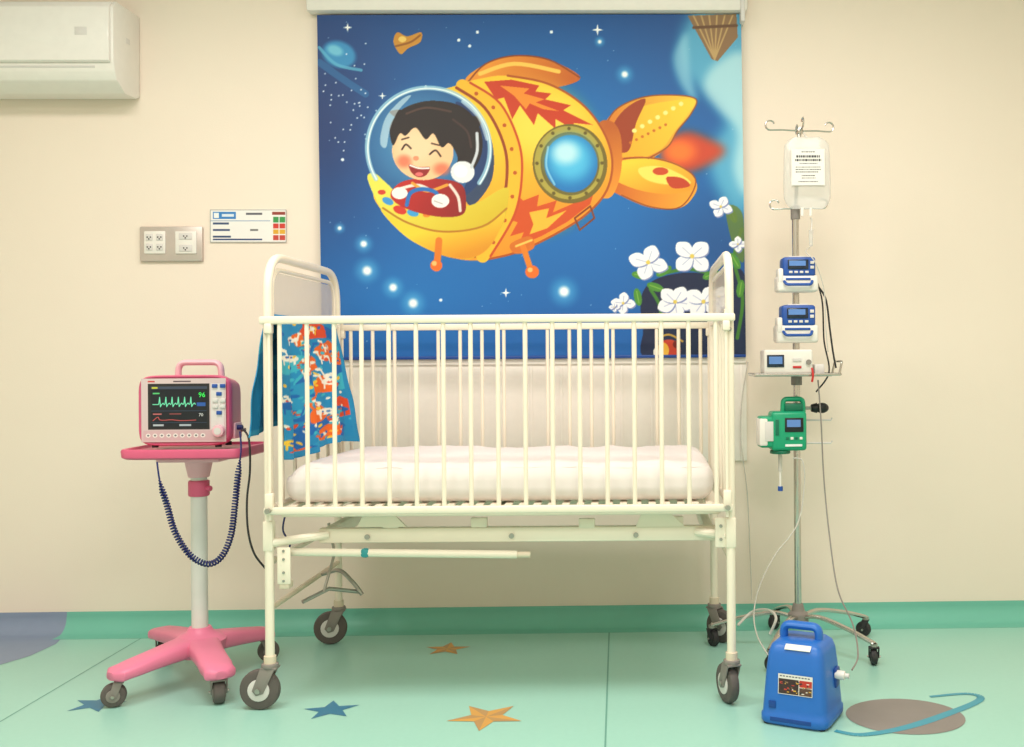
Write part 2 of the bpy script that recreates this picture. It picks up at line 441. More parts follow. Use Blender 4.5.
for x, y in ((478, 30), (459, 38), (470, 44), (553, 30), (340, 158), (425, 85), (437, 300)): P.ell(x, y, 1.6, 1.6, (235, 245, 255))
for x, y, r in ((360, 243, 5), (363, 270, 7), (389, 287, 6), (409, 303, 7), (627, 73, 5), (562, 292, 8), (336, 227, 3), (602, 40, 3)):
    P.ell(x, y, r*1.3, r*1.3, (110, 195, 240), soft=.9, alpha=.6); P.ell(x, y, r*.6, r*.6, (255, 255, 255), soft=.6)
for x, y, r in ((347, 25, 5), (600, 28, 6), (503, 293, 5), (381, 94, 4)): P.star(x, y, r)
# hanging brown craft
P.poly([(692, 14), (742, 12), (743, 36), (722, 60), (716, 58)], (140, 106, 70), smooth=False)
for i in range(6): P.line([(698+i*8, 14), (719, 58)], 1.6, (190, 155, 100), smooth=False)
P.line([(698, 26), (742, 24)], 3, (104, 70, 42), smooth=False)
# comet planet
P.poly([(662, 150), (670, 138), (690, 130), (716, 140), (728, 150), (714, 162), (690, 172), (668, 168)], (206, 66, 34), blur=4); P.ell(682, 151, 15, 11, (250, 120, 36), soft=.7)
# top fin
P.poly([(466, 80), (486, 62), (515, 54), (550, 58), (582, 76), (556, 86), (520, 84)], (238, 146, 40), col2=(196, 92, 20), grad=(490, 60, 580, 90))
P.line([(480, 72), (515, 62), (560, 70)], 4, (255, 200, 84)); P.line([(468, 80), (486, 62), (515, 54), (550, 58), (581, 76)], 1.5, (140, 60, 14))
# tail
P.poly([(602, 160), (602, 132), (616, 110), (642, 97), (672, 94), (699, 98), (694, 113), (680, 130), (670, 146), (650, 160), (626, 168)], (214, 108, 22), col2=(250, 200, 56), grad=(610, 150, 690, 95))
P.poly([(622, 118), (640, 107), (666, 101), (697, 99), (690, 114), (676, 132), (664, 148), (642, 158), (622, 156), (614, 140)], (255, 210, 48), col2=(244, 172, 34), grad=(690, 95, 620, 155))
P.poly([(616, 148), (614, 126), (628, 107), (648, 98), (638, 122), (630, 150)], (160, 58, 16))
P.poly([(602, 166), (625, 157), (656, 157), (684, 166), (698, 181), (697, 194), (682, 208), (652, 208), (622, 196), (604, 184)], (206, 98, 22), col2=(240, 160, 40), grad=(610, 185, 684, 200))
P.poly([(606, 168), (628, 159), (656, 159), (684, 168), (697, 182), (694, 190), (668, 194), (640, 190), (616, 180)], (255, 208, 50), col2=(240, 156, 30), grad=(640, 160, 650, 196))
P.poly([(640, 168), (662, 166), (684, 175), (692, 184), (664, 184), (645, 178)], (255, 224, 96)); P.ell(662, 171, 8, 4, (206, 70, 20)); P.poly([(668, 177), (684, 178), (692, 186), (674, 188)], (196, 60, 18))
for i in range(7): P.ell(636+i*8, 130-i*4.5, 2.4, 2.2, (255, 236, 140)); P.ell(632+i*6, 142-i*3, 1.6, 1.5, (205, 110, 20))
P.line([(603, 134), (616, 110), (642, 97), (672, 94), (699, 98), (694, 113), (680, 130), (670, 146), (650, 158)], 1.3, (150, 70, 14)); P.line([(625, 158), (656, 158), (684, 167), (698, 182), (682, 207), (652, 207), (622, 195)], 1.3, (150, 70, 14))
P.poly([(598, 128), (612, 120), (622, 135), (622, 170), (612, 196), (598, 190)], (190, 92, 22), col2=(240, 150, 40), grad=(598, 130, 622, 190))
# body
body = [(432, 96), (455, 84), (480, 77), (508, 74), (548, 82), (582, 102), (604, 130), (613, 160), (607, 190), (586, 214), (554, 234), (515, 252), (480, 260), (448, 257), (412, 240), (384, 216), (372, 190), (420, 190), (440, 140)]
P.poly(body, (255, 200, 44), col2=(234, 138, 24), grad=(500, 140, 545, 250))
P.ell(545, 125, 45, 34, (255, 222, 84), rot=30, soft=.6, alpha=.8)
P.ell(560, 205, 36, 20, (240, 150, 34), rot=-35, soft=.6, alpha=.6)
P.line([(508, 74), (548, 82), (582, 102), (604, 130), (613, 160), (607, 190), (586, 214), (554, 234), (515, 252), (480, 260)], 2.2, (176, 78, 14))
# flames
P.poly([(484, 80), (512, 78), (540, 84), (536, 90), (552, 92), (546, 98), (572, 104), (564, 109), (594, 124), (574, 122), (580, 132), (556, 118), (556, 128), (538, 112), (534, 124), (520, 104), (512, 118), (504, 96), (496, 98)], (204, 58, 18), smooth=False)
P.poly([(500, 84), (530, 87), (524, 92), (545, 98), (536, 101), (560, 110), (544, 108), (530, 102), (526, 108), (514, 94)], (244, 140, 36), smooth=False)
P.poly([(514, 192), (522, 200), (538, 194), (536, 206), (556, 200), (552, 212), (580, 200), (596, 186), (590, 204), (566, 222), (540, 236), (516, 246), (522, 232), (508, 236), (516, 222), (504, 218)], (212, 78, 20), smooth=False)
P.poly([(528, 212), (548, 208), (545, 218), (566, 210), (546, 228), (528, 234), (532, 224)], (252, 184, 50), smooth=False)
P.line([(574, 218), (590, 206), (594, 218), (579, 230), (574, 218)], 1.8, (130, 54, 10), smooth=False)
# collar rings
P.line([(462, 84), (492, 104), (510, 140), (514, 172), (506, 214), (480, 256)], 13, (252, 186, 40))
P.line([(456, 86), (484, 106), (502, 140), (506, 172), (498, 212), (472, 256)], 3, (150, 60, 14))
P.line([(470, 81), (500, 102), (518, 140), (521, 174), (513, 214), (488, 256)], 2.4, (200, 70, 16))
for i, (x, y) in enumerate(((475, 92), (492, 106), (503, 124), (510, 148), (513, 172), (510, 196), (502, 220), (490, 242))): P.ell(x+1, y, 2, 2, (190, 84, 18))
# cockpit glass
P.ell(427, 146, 63, 60, (34, 92, 150)); P.ell(420, 140, 48, 46, (70, 140, 190), soft=.4, alpha=.7)
P.poly([(455, 100), (480, 115), (492, 145), (490, 180), (470, 205), (462, 190), (472, 160), (468, 125)], (24, 52, 104), alpha=.9)
# lower bowl
P.poly([(365, 178), (372, 172), (384, 182), (400, 196), (430, 208), (470, 204), (500, 188), (508, 192), (500, 226), (474, 256), (446, 256), (410, 240), (382, 214)], (238, 228, 84), col2=(214, 180, 34), grad=(400, 180, 450, 256))
P.poly([(378, 208), (400, 222), (436, 232), (480, 228), (503, 212), (492, 240), (474, 256), (446, 257), (410, 241), (388, 222)], (250, 208, 50), col2=(224, 146, 26), grad=(440, 225, 450, 258))
P.line([(380, 207), (405, 222), (440, 231), (480, 226), (505, 208)], 2, (186, 120, 20))
P.ell(385, 200, 6, 3.5, (60, 150, 215), rot=25); P.ell(397, 209, 7, 4, (214, 50, 36), rot=20); P.ell(410, 212, 6, 3.5, (60, 160, 220), rot=15); P.ell(379, 191, 4, 2.5, (214, 60, 40)); P.ell(424, 214, 4, 2.5, (236, 130, 30))
# boy body
P.poly([(388, 196), (394, 184), (410, 178), (440, 178), (460, 184), (464, 200), (460, 214), (436, 216), (404, 208)], (196, 34, 30), col2=(140, 20, 20), grad=(400, 180, 460, 215))
P.line([(396, 188), (415, 184), (430, 190)], 3, (240, 230, 220)); P.line([(448, 184), (456, 196), (458, 210)], 3, (240, 220, 210)); P.line([(410, 182), (425, 190), (445, 184)], 3, (236, 160, 50))
P.line([(404, 204), (408, 192), (420, 188), (434, 192), (436, 204)], 4, (30, 110, 190))
P.ell(397, 192, 8, 6, (248, 244, 240)); P.ell(438, 200, 9, 7, (248, 244, 240)); P.line([(432, 200), (440, 203)], 1, (180, 170, 170))
# head
P.ell(421, 150, 31, 29, (252, 200, 150), rot=10); P.ell(415, 144, 20, 18, (255, 218, 176), soft=.5, alpha=.8)
P.poly([(391, 144), (388, 126), (397, 111), (410, 103), (430, 99), (454, 102), (470, 112), (480, 130), (481, 150), (474, 166), (462, 178), (454, 170), (456, 156), (448, 142), (440, 146), (432, 132), (424, 138), (414, 126), (404, 134), (398, 132)], (34, 22, 22))
P.line([(405, 112), (425, 106), (450, 110)], 2, (90, 60, 50), alpha=.8); P.line([(452, 118), (466, 130), (470, 146)], 2, (84, 56, 50), alpha=.7)
P.poly([(396, 116), (388, 110), (400, 108)], (34, 22, 22)); P.poly([(470, 116), (482, 116), (476, 128)], (34, 22, 22))
P.ell(402, 160, 7, 6, (240, 110, 80), soft=.6, alpha=.8); P.ell(440, 168, 8, 6, (240, 110, 80), soft=.6, alpha=.8)
P.line([(400, 148), (404, 143), (409, 147)], 1.8, (50, 25, 20)); P.line([(428, 153), (434, 149), (439, 155)], 1.8, (50, 25, 20))
P.line([(400, 138), (407, 136)], 1.5, (60, 35, 25)); P.line([(430, 142), (438, 144)], 1.5, (60, 35, 25))
P.ell(414, 157, 3, 2.4, (238, 150, 110)); P.poly([(407, 163), (417, 166), (428, 166), (424, 174), (416, 176), (409, 171)], (150, 30, 30)); P.line([(408, 164), (417, 167), (427, 167)], 1.6, (255, 250, 245)); P.ell(417, 173, 4, 2, (236, 110, 110))
P.ell(461, 171, 12, 11, (236, 236, 240)); P.ell(459, 170, 7, 6.5, (255, 255, 255)); P.line([(470, 166), (476, 150), (476, 132)], 3, (210, 214, 222))
# glass rim & highlights
ring = [(427+62*math.cos(a), 147+61*math.sin(a)) for a in np.linspace(math.radians(150), math.radians(395), 30)]
P.line(ring, 4.5, (160, 205, 228), alpha=.85); P.line([(x*1+0.6, y+.6) for x, y in ring], 1.4, (235, 248, 252))
P.poly([(378, 140), (384, 116), (400, 98), (410, 94), (396, 110), (388, 128), (384, 146)], (225, 242, 250), alpha=.6)
P.line([(462, 100), (478, 116), (486, 138)], 3, (235, 248, 255), alpha=.6)
# porthole
P.ell(570, 163, 38, 40, (116, 100, 34)); P.ell(569, 162, 35, 37, (176, 160, 66)); P.ell(570, 163, 30, 32, (110, 100, 44)); P.ell(571, 163, 27, 29, (20, 116, 190))
P.ell(570, 158, 22, 22, (80, 190, 235), soft=.5); P.ell(566, 152, 13, 11, (190, 236, 250), soft=.6)
for i in range(12): P.ell(569.5+33*math.cos(i*math.pi/6), 162.5+35*math.sin(i*math.pi/6), 1.8, 1.8, (100, 84, 28))
P.line([(548, 146), (546, 166), (554, 184)], 2, (170, 225, 245), alpha=.7)
# landing feet
P.line([(436, 240), (434, 262)], 7, (226, 120, 24)); P.ell(433, 265, 6, 6, (240, 110, 30)); P.ell(431, 263, 2.5, 2.5, (255, 190, 110))
P.poly([(508, 244), (528, 236), (532, 248), (514, 254)], (214, 110, 24)); P.line([(521, 246), (528, 268)], 6, (230, 126, 28)); P.ell(530, 272, 7, 6.5, (236, 110, 30)); P.ell(528, 270, 2.6, 2.4, (255, 190, 110))
P.line([(514, 246), (530, 240)], 2, (255, 200, 90))
# bush and flowers
P.poly([(640, 300), (652, 282), (680, 274), (712, 274), (742, 270), (750, 300), (750, 362), (648, 362), (642, 330)], (16, 26, 62), col2=(12, 34, 70), grad=(650, 280, 720, 360))
for a in (((650, 290), (660, 310), (658, 340)), ((744, 230), (736, 260), (744, 300), (738, 340)), ((664, 274), (690, 270), (715, 276))):
    P.line(list(a), 3.5, (60, 120, 40))
for x, y, r in ((655, 288, 20), (664, 272, -30), (737, 262, 60), (742, 290, 100), (735, 215, 70), (640, 276, 10), (637, 298, 80), (725, 320, 30), (712, 276, -20)):
    P.ell(x, y, 9, 4, (74, 140, 46), rot=r); P.line([(x-6*math.cos(math.radians(r)), y-6*math.sin(math.radians(r))), (x+6*math.cos(math.radians(r)), y+6*math.sin(math.radians(r)))], .9, (130, 180, 70), smooth=False)
P.poly([(728, 208), (745, 214), (746, 262), (736, 250)], (96, 120, 46), alpha=.85)
def flower(x, y, r, k=4, rot=0):
    for i in range(k):
        a = rot+i*2*math.pi/k; cx, cy = x+r*.52*math.cos(a), y+r*.52*math.sin(a)*.85
        pts = []
        for (u_, v_) in ((-.5, 0), (-.2, -.34), (.25, -.42), (.62, 0), (.25, .42), (-.2, .34)):
            pts.append((cx+r*(u_*math.cos(a)-v_*math.sin(a)), cy+r*(u_*math.sin(a)+v_*math.cos(a))*.9))
        P.poly([(p+1, q+1.2) for p, q in pts], (130, 142, 188)); P.poly(pts, (246, 246, 250))
        P.line([(x, y), (cx+r*.2*math.cos(a), cy+r*.2*math.sin(a))], .8, (176, 184, 214), smooth=False)
    P.ell(x, y, r*.12, r*.12, (226, 200, 90))
for f in ((648, 263, 18, 4, .3), (693, 257, 19, 4, .8), (675, 303, 17, 5, .2), (704, 303, 18, 4, .6), (622, 304, 11, 4, .1), (720, 298, 11, 5, 0), (723, 207, 11, 4, .4), (740, 245, 8, 4, 0), (613, 308, 5, 4, 0)): flower(*f)
P.ell(668, 352, 12, 11, (196, 60, 34)); P.ell(662, 352, 6, 8, (236, 180, 60)); P.ell(655, 354, 3, 5, (240, 236, 220)); P.ell(676, 346, 4, 4, (120, 30, 20))
P.line([(655, 341), (668, 336), (682, 343)], 2, (190, 150, 60))
P.mesh("blind_fabric", quadfn(TL, TR, BR, BL), paintmat("printed_fabric", .55), blind)
c1, c2 = W(308, 14, YP), W(747, 13, YP)
B().box(((c1.x+c2.x)/2, WALL-.032, c1.z+.05), (c2.x-c1.x, .062, .095), m_white, .012).obj("cassette", blind)
B().box(((BL.x+BR.x)/2, YP, (BL.z+BR.z)/2-.002), (BR.x-BL.x, .012, .012), m_blueD, .003).obj("bottom_bar", blind)
q = W(742, 12, YP-.04)
B().box((q.x+.004, YP-.005, q.z+.02), (.018, .07, .11), m_greyL, .006).obj("end_bracket", blind)

# ============================================================ AIR CONDITIONER
ax = -1.852; zb = W(139, 101, WALL).z; zt = zb+.325; yf = WALL-.225; LEN = .88
ac = thing("air_conditioner", (ax-LEN/2, WALL, zb), "white wall-mounted split air conditioner with a smooth front panel", "air conditioner")
def acprof(pts, x0, ln, m, name, bev=.004):
    B().prism([Vector((x0, y, z)) for y, z in pts], Vector((ln, 0, 0)), m, bev).obj(name, ac, 30)
bp = [(WALL-.001, zb+.012), (WALL-.03, zb), (WALL-.12, zb-.004), (WALL-.185, zb+.03), (yf+.022, zb+.06), (yf+.012, zb+.10), (yf+.012, zt-.03), (yf+.04, zt-.002), (WALL-.001, zt)]
acprof(bp, ax-LEN, LEN, m_white, "body", .006)
fp = [(yf+.010, zb+.088), (yf-.002, zb+.095), (yf-.004, zb+.18), (yf, zt-.035), (yf+.02, zt-.01), (yf+.03, zt-.012), (yf+.014, zt-.04), (yf+.012, zb+.15)]
m_acf = mat("glossy_white_plastic", (242, 236, 230), .15, coat=.5)
acprof(fp, ax-LEN+.01, LEN-.02, m_acf, "front_panel", .002)
acprof([(yf+.018, zb+.082), (yf+.016, zb+.076), (WALL-.178, zb+.026), (WALL-.17, zb+.028)], ax-LEN+.05, LEN-.12, m_greyL, "louver", .0)
B().box((ax-.0005, WALL-.1, zb+.20), (.003, .03, .02), m_greyL, .001).obj("side_vent", ac)
B().box((ax-.11, yf-.0035, zb+.20), (.045, .002, .03), m_greyL, .0008).obj("sticker", ac)

# ============================================================ OUTLET PANEL + CARD
a, c = W(141, 227, WALL), W(204, 261.5, WALL); s1 = thing("power_socket_plate", ((a.x+c.x)/2, WALL, (a.z+c.z)/2), "brushed metal socket plate with two white outlet modules", "socket plate")
B().box(((a.x+c.x)/2, WALL-.008, (a.z+c.z)/2), (c.x-a.x, .016, a.z-c.z), m_alum, .005).obj("plate", s1)
for px in (157, 188):
    q = W(px, 243, WALL); mod = B().box((q.x, WALL-.018, q.z), (.082, .008, .088), m_white, .004).obj("outlet_module", s1)
    lst = ((-.02, .02), (.02, .02), (-.02, -.018), (.02, -.018)) if px == 157 else ((0, .024), (0, -.022))
    for dx, dz in lst:
        h = B()
        h.box((q.x+dx, WALL-.023, q.z+dz), (.026, .004, .026) if px == 157 else (.05, .004, .026), m_greyL, .003)
        for e in (-.006, .006): h.cyl((q.x+dx+e, WALL-.0245, q.z+dz), (q.x+dx+e, WALL-.0255, q.z+dz), .003, m_black, seg=10)
        h.cyl((q.x+dx, WALL-.0245, q.z+dz-.007), (q.x+dx, WALL-.0255, q.z+dz-.007), .003, m_black, seg=10)
        h.obj("socket", mod)
a, c = W(210, 209.5, WALL), W(286.5, 242.5, WALL)
card = thing("notice_card", ((a.x+c.x)/2, WALL, (a.z+c.z)/2), "white laminated notice card with blue heading and coloured squares", "notice")
P = Paint(210, 209.5, 286.5, 242.5, 230, 100, 2, (244, 240, 236))
P.rect(213, 212, 236, 219, (50, 130, 200)); P.rect(214, 213, 219, 218, (245, 245, 245)); P.rect(222, 214.2, 234, 216.8, (225, 235, 245)); P.rect(210, 220.5, 270, 221.2, (120, 150, 190))
for y in (222.5, 229, 235.5): P.rect(213, y, 228+ (y % 3)*2, y+2, (60, 80, 120))
P.rect(213, 238.5, 262, 240, (40, 60, 110)); P.rect(246, 213, 262, 215, (90, 90, 100)); P.rect(250, 229, 258, 231, (120, 120, 120))
P.rect(272, 212, 285, 215, (150, 60, 50)); P.rect(273, 217, 285, 222.5, (60, 150, 80)); P.rect(273, 223.5, 285, 228.5, (210, 60, 50)); P.rect(273, 229.5, 285, 234, (226, 170, 50)); P.rect(273, 235, 285, 240, (200, 70, 60)); P.rect(278.5, 217, 279.3, 240, (240, 240, 240))
P.line([(210.4, 210), (286, 210), (286, 242), (210.4, 242), (210.4, 210)], .8, (160, 156, 150), smooth=False)
P.mesh("printed_face", quadfn(W(210, 209.5, WALL-.0055), W(286.5, 209.5, WALL-.0055), W(286.5, 242.5, WALL-.0055), W(210, 242.5, WALL-.0055)), paintmat("printed_card", .35), card)
B().box(((a.x+c.x)/2, WALL-.002, (a.z+c.z)/2), (c.x-a.x, .006, a.z-c.z), m_white, .001).obj("backing", card)

# ============================================================ CASTER
def caster(parent, base, r, w, ang, top, mfork=m_grey, mt=m_rub, mhub=m_greyL, trail=.03):
    """base: floor point under the swivel; ang heading of trail direction"""
    M = Matrix.Translation(base) @ Matrix.Rotation(ang, 4, 'Z')
    b = B(M); b.cyl((0, 0, r*2+.008), (0, 0, top), .012, m_steel); b.cyl((0, 0, r*2+.004), (0, 0, r*2+.018), r*.42, mfork, bev=.003)
    for sy in (-1, 1):
        y = sy*(w/2+.005)
        b.prism([Vector((-r*.35, y-.002, r*2+.006)), Vector((r*.38, y-.002, r*2+.006)), Vector((trail+r*.3, y-.002, r*1.0)), Vector((trail+r*.1, y-.002, r*.75)), Vector((trail-r*.25, y-.002, r*.85))], Vector((0, .004, 0)), mfork, .001)
    b.box((0, 0, r*2+.004), (r*.8, w+.014, .006), mfork, .002)
    b.cyl((trail, -w/2-.012, r), (trail, w/2+.012, r), r*.13, m_steel, seg=12)
    f = b.obj("caster", parent)
    b = B(M)
    prof = [(-w/2, r*.5), (-w/2, r*.82), (-w*.42, r*.95), (-w*.2, r), (w*.2, r), (w*.42, r*.95), (w/2, r*.82), (w/2, r*.5)]
    rings = [[Vector((trail+rr*math.cos(2*math.pi*k/32), y, r+rr*math.sin(2*math.pi*k/32))) for k in range(32)] for y, rr in prof]
    b.loft(rings, mt)
    b.cyl((trail, -w/2-.003, r), (trail, w/2+.003, r), r*.55, mhub, bev=.002); b.cyl((trail, -w/2-.006, r), (trail, w/2+.006, r), r*.22, mfork, seg=16)
    b.obj("wheel", f)

# ============================================================ CRIB
fl = W(269, 505, 3.125); CR = -.018; Mc = Matrix.Translation((fl.x, fl.y, 0)) @ Matrix.Rotation(CR, 4, 'Z')
CL, CW = 1.385, .71
def C(x, y, z): return Mc @ Vector((x, y, z))
crib = thing("hospital_crib", C(CL/2, CW/2, 0), "cream enamelled metal hospital crib with barred sides on grey casters", "crib")
for ex, sg in ((0, 1), (CL, -1)):
    b = B(Mc); b.tube(fillet([(ex, 0, .135), (ex, 0, 1.362), (ex, CW, 1.362), (ex, CW, .135)], .12, 8), .0135, m_cream, 14)
    b.tube([(ex, 0, 1.165), (ex, CW, 1.165)], .011, m_cream); b.tube([(ex, 0, .60), (ex, CW, .60)], .011, m_cream); b.tube([(ex, 0, .44), (ex, CW, .44)], .011, m_cream)
    b.tube(fillet([(ex, .035, 1.17), (ex, .035, 1.325), (ex, CW-.035, 1.325), (ex, CW-.035, 1.17)], .09, 6), .007, m_cream)
    for yy in (0, CW):
        b.box((ex, yy, .52), (.030, .030, .09), m_cream, .004); b.cyl((ex, yy, .13), (ex, yy, .16), .018, m_creamD)
        b.sph((ex, yy+(-.016 if yy == 0 else .016), 1.13), .006, m_steel)
    fr = b.obj("end_frame", crib)
    for k in range(5):
        y = .12+k*.118; B(Mc).tube([(ex, y, .60), (ex, y, 1.165)], .006, m_cream, 10).obj("bar", fr)
    B(Mc).prism([Vector(p) for p in ((ex-.002, .04, 1.18), (ex-.002, CW-.04, 1.18), (ex-.002, CW-.04, 1.28), (ex-.002, CW-.075, 1.315), (ex-.002, .075, 1.315), (ex-.002, .04, 1.28))], Vector((.004, 0, 0)), m_acry).obj("panel", fr)
for yy, s in ((-.026, -1), (CW+.026, 1)):
    b = B(Mc); b.box((CL/2, yy, 1.165), (CL+.03, .022, .024), m_cream, .006); b.box((CL/2, yy, .598), (CL+.01, .02, .022), m_cream, .005)
    for x in (.012, CL-.012):
        b.tube([(x, yy, .57), (x, yy, 1.19)], .005, m_cream)
        b.box((x, yy, .625), (.024, .026, .05), m_cream, .004); b.box((x, yy, 1.14), (.022, .026, .03), m_cream, .004)
        b.cyl((x, yy+s*.01, .60), (x, yy+s*.026, .60), .008, m_steel, seg=12)
    rl = b.obj("side_rail", crib)
    for k in range(17):
        x = .044+k*.0811; B(Mc).tube([(x, yy, .60), (x, yy, 1.16)], .0068, m_cream, 10).obj("bar", rl)
# mattress support
b = B(Mc)
for yy in (.03, CW-.03): b.box((CL/2, yy, .585), (CL-.06, .03, .026), m_cream, .004)
for x in (.04, CL/2, CL-.04): b.box((x, CW/2, .585), (.03, CW-.08, .024), m_cream, .004)
for k in range(30):
    x = .06+k*.0436; b.box((x, CW/2, .603), (.022, CW-.04, .005), m_cream, .001)
b.obj("mattress_platform", crib)
b = B(Mc)
for yy in (.07, CW-.05): b.box((CL/2+.05, yy, .508), (CL-.16, .028, .046), m_cream, .006)
for x in (.15, CL-.06): b.box((x, CW/2, .508), (.03, CW-.14, .04), m_cream, .005)
b.tube([(.01, .0, .498), (.16, .06, .512)], .013, m_cream); b.tube([(CL-.01, 0, .51), (CL-.1, .06, .512)], .013, m_cream)
for x, z in ((.35, .545), (.62, .545), (.95, .54), (1.22, .545)): b.box((x, .065, z), (.05, .02, .03), m_cream, .004)
for x in (.28, .72, 1.1): b.cyl((x, .052, .505), (x, .048, .505), .008, m_steel, seg=12)
b.prism([Vector((.25, .05, .535)), Vector((.40, .05, .535)), Vector((.36, .05, .575)), Vector((.27, .05, .575))], Vector((0, .01, 0)), m_cream)
b.prism([Vector((1.1, .05, .53)), Vector((1.25, .05, .53)), Vector((1.2, .05, .575)), Vector((1.12, .05, .575))], Vector((0, .01, 0)), m_cream)
b.obj("lower_frame", crib)
B(Mc).tube([(.04, .03, .465), (.74, .03, .452)], .012, m_cream, 12).box((.28, .03, .4605), (.028, .028, .028), m_teal, .01).cyl((.73, .03, .452), (.78, .03, .4515), .009, m_creamD).obj("crank_tube", crib)
b = B(Mc); b.box((.045, -.004, .43), (.04, .006, .11), m_cream, .003)
for z in (.385, .41, .45, .475): b.cyl((.045, -.006, z), (.045, -.010, z), .004, m_steel, seg=12)
b.box((.045, .015, .37), (.03, .04, .02), m_creamD, .003); b.obj("bracket_plate", crib)
b = B(Mc); b.box((CL-.03, -.004, .52), (.035, .006, .09), m_cream, .003)
for z in (.50, .54): b.cyl((CL-.03, -.006, z), (CL-.03, -.010, z), .005, m_steel, seg=12)
b.obj("bracket_plate", crib)
b = B(Mc)
b.tube(fillet([(.02, .45, .31), (.09, .42, .335), (.15, .40, .28), (.17, .40, .25)], .03), .007, m_steel)
b.tube([(.0, .3, .25), (.07, .36, .28), (.16, .42, .255)], .007, m_steel); b.tube([(.07, .3, .28), (.09, .36, .40), (.07, .36, .50)], .005, m_steel)
b.tube([(0, 0, .30), (0, CW, .30)], .009, m_creamD)
b.obj("brake_linkage", crib)
for x, y, a in ((0, 0, math.pi), (CL, 0, math.pi/2+.35), (0, CW, math.pi+.1), (CL, CW, -.7)):
    caster(crib, C(x, y, 0), .06, .03, a+CR, .15)

# mattress
b = B(Mc); bm = bmesh.new(); bmesh.ops.create_cube(bm, size=2); bmesh.ops.subdivide_edges(bm, edges=bm.edges[:], cuts=64, use_grid_fill=True)
hx, hy, hz, r = .656, .325, .058, .05; cx, cy, cz = .684, CW/2, .605+.003+.058
for v in bm.verts:
    p = Vector((v.co.x*hx, v.co.y*hy, v.co.z*hz)); q = Vector((max(-hx+r, min(hx-r, p.x)), max(-hy+r, min(hy-r, p.y)), max(-hz+r, min(hz-r, p.z))))
    d = p-q
    if d.length > 1e-6:
        mx = max(abs(d.x), abs(d.y), abs(d.z)); p = q+d.normalized()*r*min(1, (mx/r))**.5 if mx < r*.999 else q+d.normalized()*r
    if v.co.z > -.9:
        up = max(0, v.co.z)
        wr = 0
        for sc, an, am in ((4.5, .4, .006), (7, -.5, .004), (12, 1.1, .0025)):
            xx = p.x*math.cos(an)+p.y*math.sin(an); yy_ = -p.x*math.sin(an)+p.y*math.cos(an)
            nz = noise.noise(Vector((xx*sc, yy_*sc*.35, sc)))
            wr += am*(1-min(1, abs(nz)*3.2))
        p.z += up*(.008*noise.noise(Vector((p.x*2.2, p.y*3, 1)))+wr)
        if abs(v.co.z) < .99 and abs(v.co.y) > .99: p.y += .006*noise.noise(Vector((p.x*14+p.z*6, p.z*4, 2)))
        p.z -= .018*max(0, -v.co.x-.85)/.15*up
    v.co = p+Vector((cx, cy, cz))
b.add(bm, m_sheet); mt = b.obj("mattress", None, 80)
mt["label"] = "crib mattress with a wrinkled white fitted cotton sheet"; mt["category"] = "mattress"

# towel
P = Paint(0, 0, 100, 200, 150, 270, 2, (34, 138, 190))
rt = random.Random(21)
OR, OR2, RD, TQ, WH, BL_, YL = (236, 104, 34), (244, 140, 44), (224, 74, 36), (60, 178, 200), (244, 238, 222), (26, 104, 180), (248, 200, 60)
for _ in range(18):
    x, y = rt.uniform(0, 100), rt.uniform(96, 196); P.ell(x, y, rt.uniform(10, 22), rt.uniform(5, 9), rt.choice([TQ, BL_, TQ, (40, 150, 196)]), rot=rt.uniform(-20, 20))
for x, y, rx, ry in ((55, 104, 26, 7), (78, 122, 22, 9), (42, 132, 17, 8), (66, 150, 22, 8), (88, 170, 14, 9), (46, 172, 18, 8), (68, 188, 18, 5), (30, 112, 8, 6)): 
    P.poly([(x+rx*rt.uniform(.7, 1.15)*math.cos(a), y+ry*rt.uniform(.7, 1.2)*math.sin(a)) for a in np.linspace(0, 5.6, 9)], rt.choice([OR, OR, OR2, RD]))
for _ in range(34):
    x, y = rt.uniform(4, 96), rt.uniform(98, 196); c = rt.choice([WH, YL, OR, OR, TQ, WH, BL_]); s_ = rt.uniform(.55, .95); k = rt.choice((-1, 1)); h = 2.1
    P.ell(x, y, 5*s_*h, 3.2*s_, c); P.line([(x+4*s_*k*h, y), (x+6*s_*k*h, y-6*s_)], 2, c); P.ell(x+7*s_*k*h, y-7*s_, 2.2*s_*h, 1.5*s_, c)
    for e in (-3, 3): P.line([(x+e*s_*h, y+1), (x+e*s_*h, y+6*s_)], 1.8, c)
    for _ in range(3): P.ell(x+rt.uniform(-4, 4), y+rt.uniform(-1.5, 1.5), 1.6, .8, rt.choice([RD, BL_, OR]))
for _ in range(90):
    x, y = rt.uniform(0, 100), rt.uniform(96, 200); P.ell(x, y, rt.uniform(1.4, 3.4), rt.uniform(.7, 1.6), rt.choice([WH, YL, BL_, TQ, RD]), rot=rt.uniform(-30, 30))
for _ in range(40): P.ell(rt.uniform(0, 100), rt.uniform(0, 92), rt.uniform(3, 6), rt.uniform(5, 9), rt.choice([(44, 148, 200), (26, 118, 176), (70, 176, 205)]), rot=rt.uniform(0, 180), alpha=.7)
P.rect(0, 195, 100, 200, (40, 140, 190)); P.rect(96, 94, 100, 200, (40, 140, 190)); P.rect(0, 0, 100, 5, (60, 160, 200))
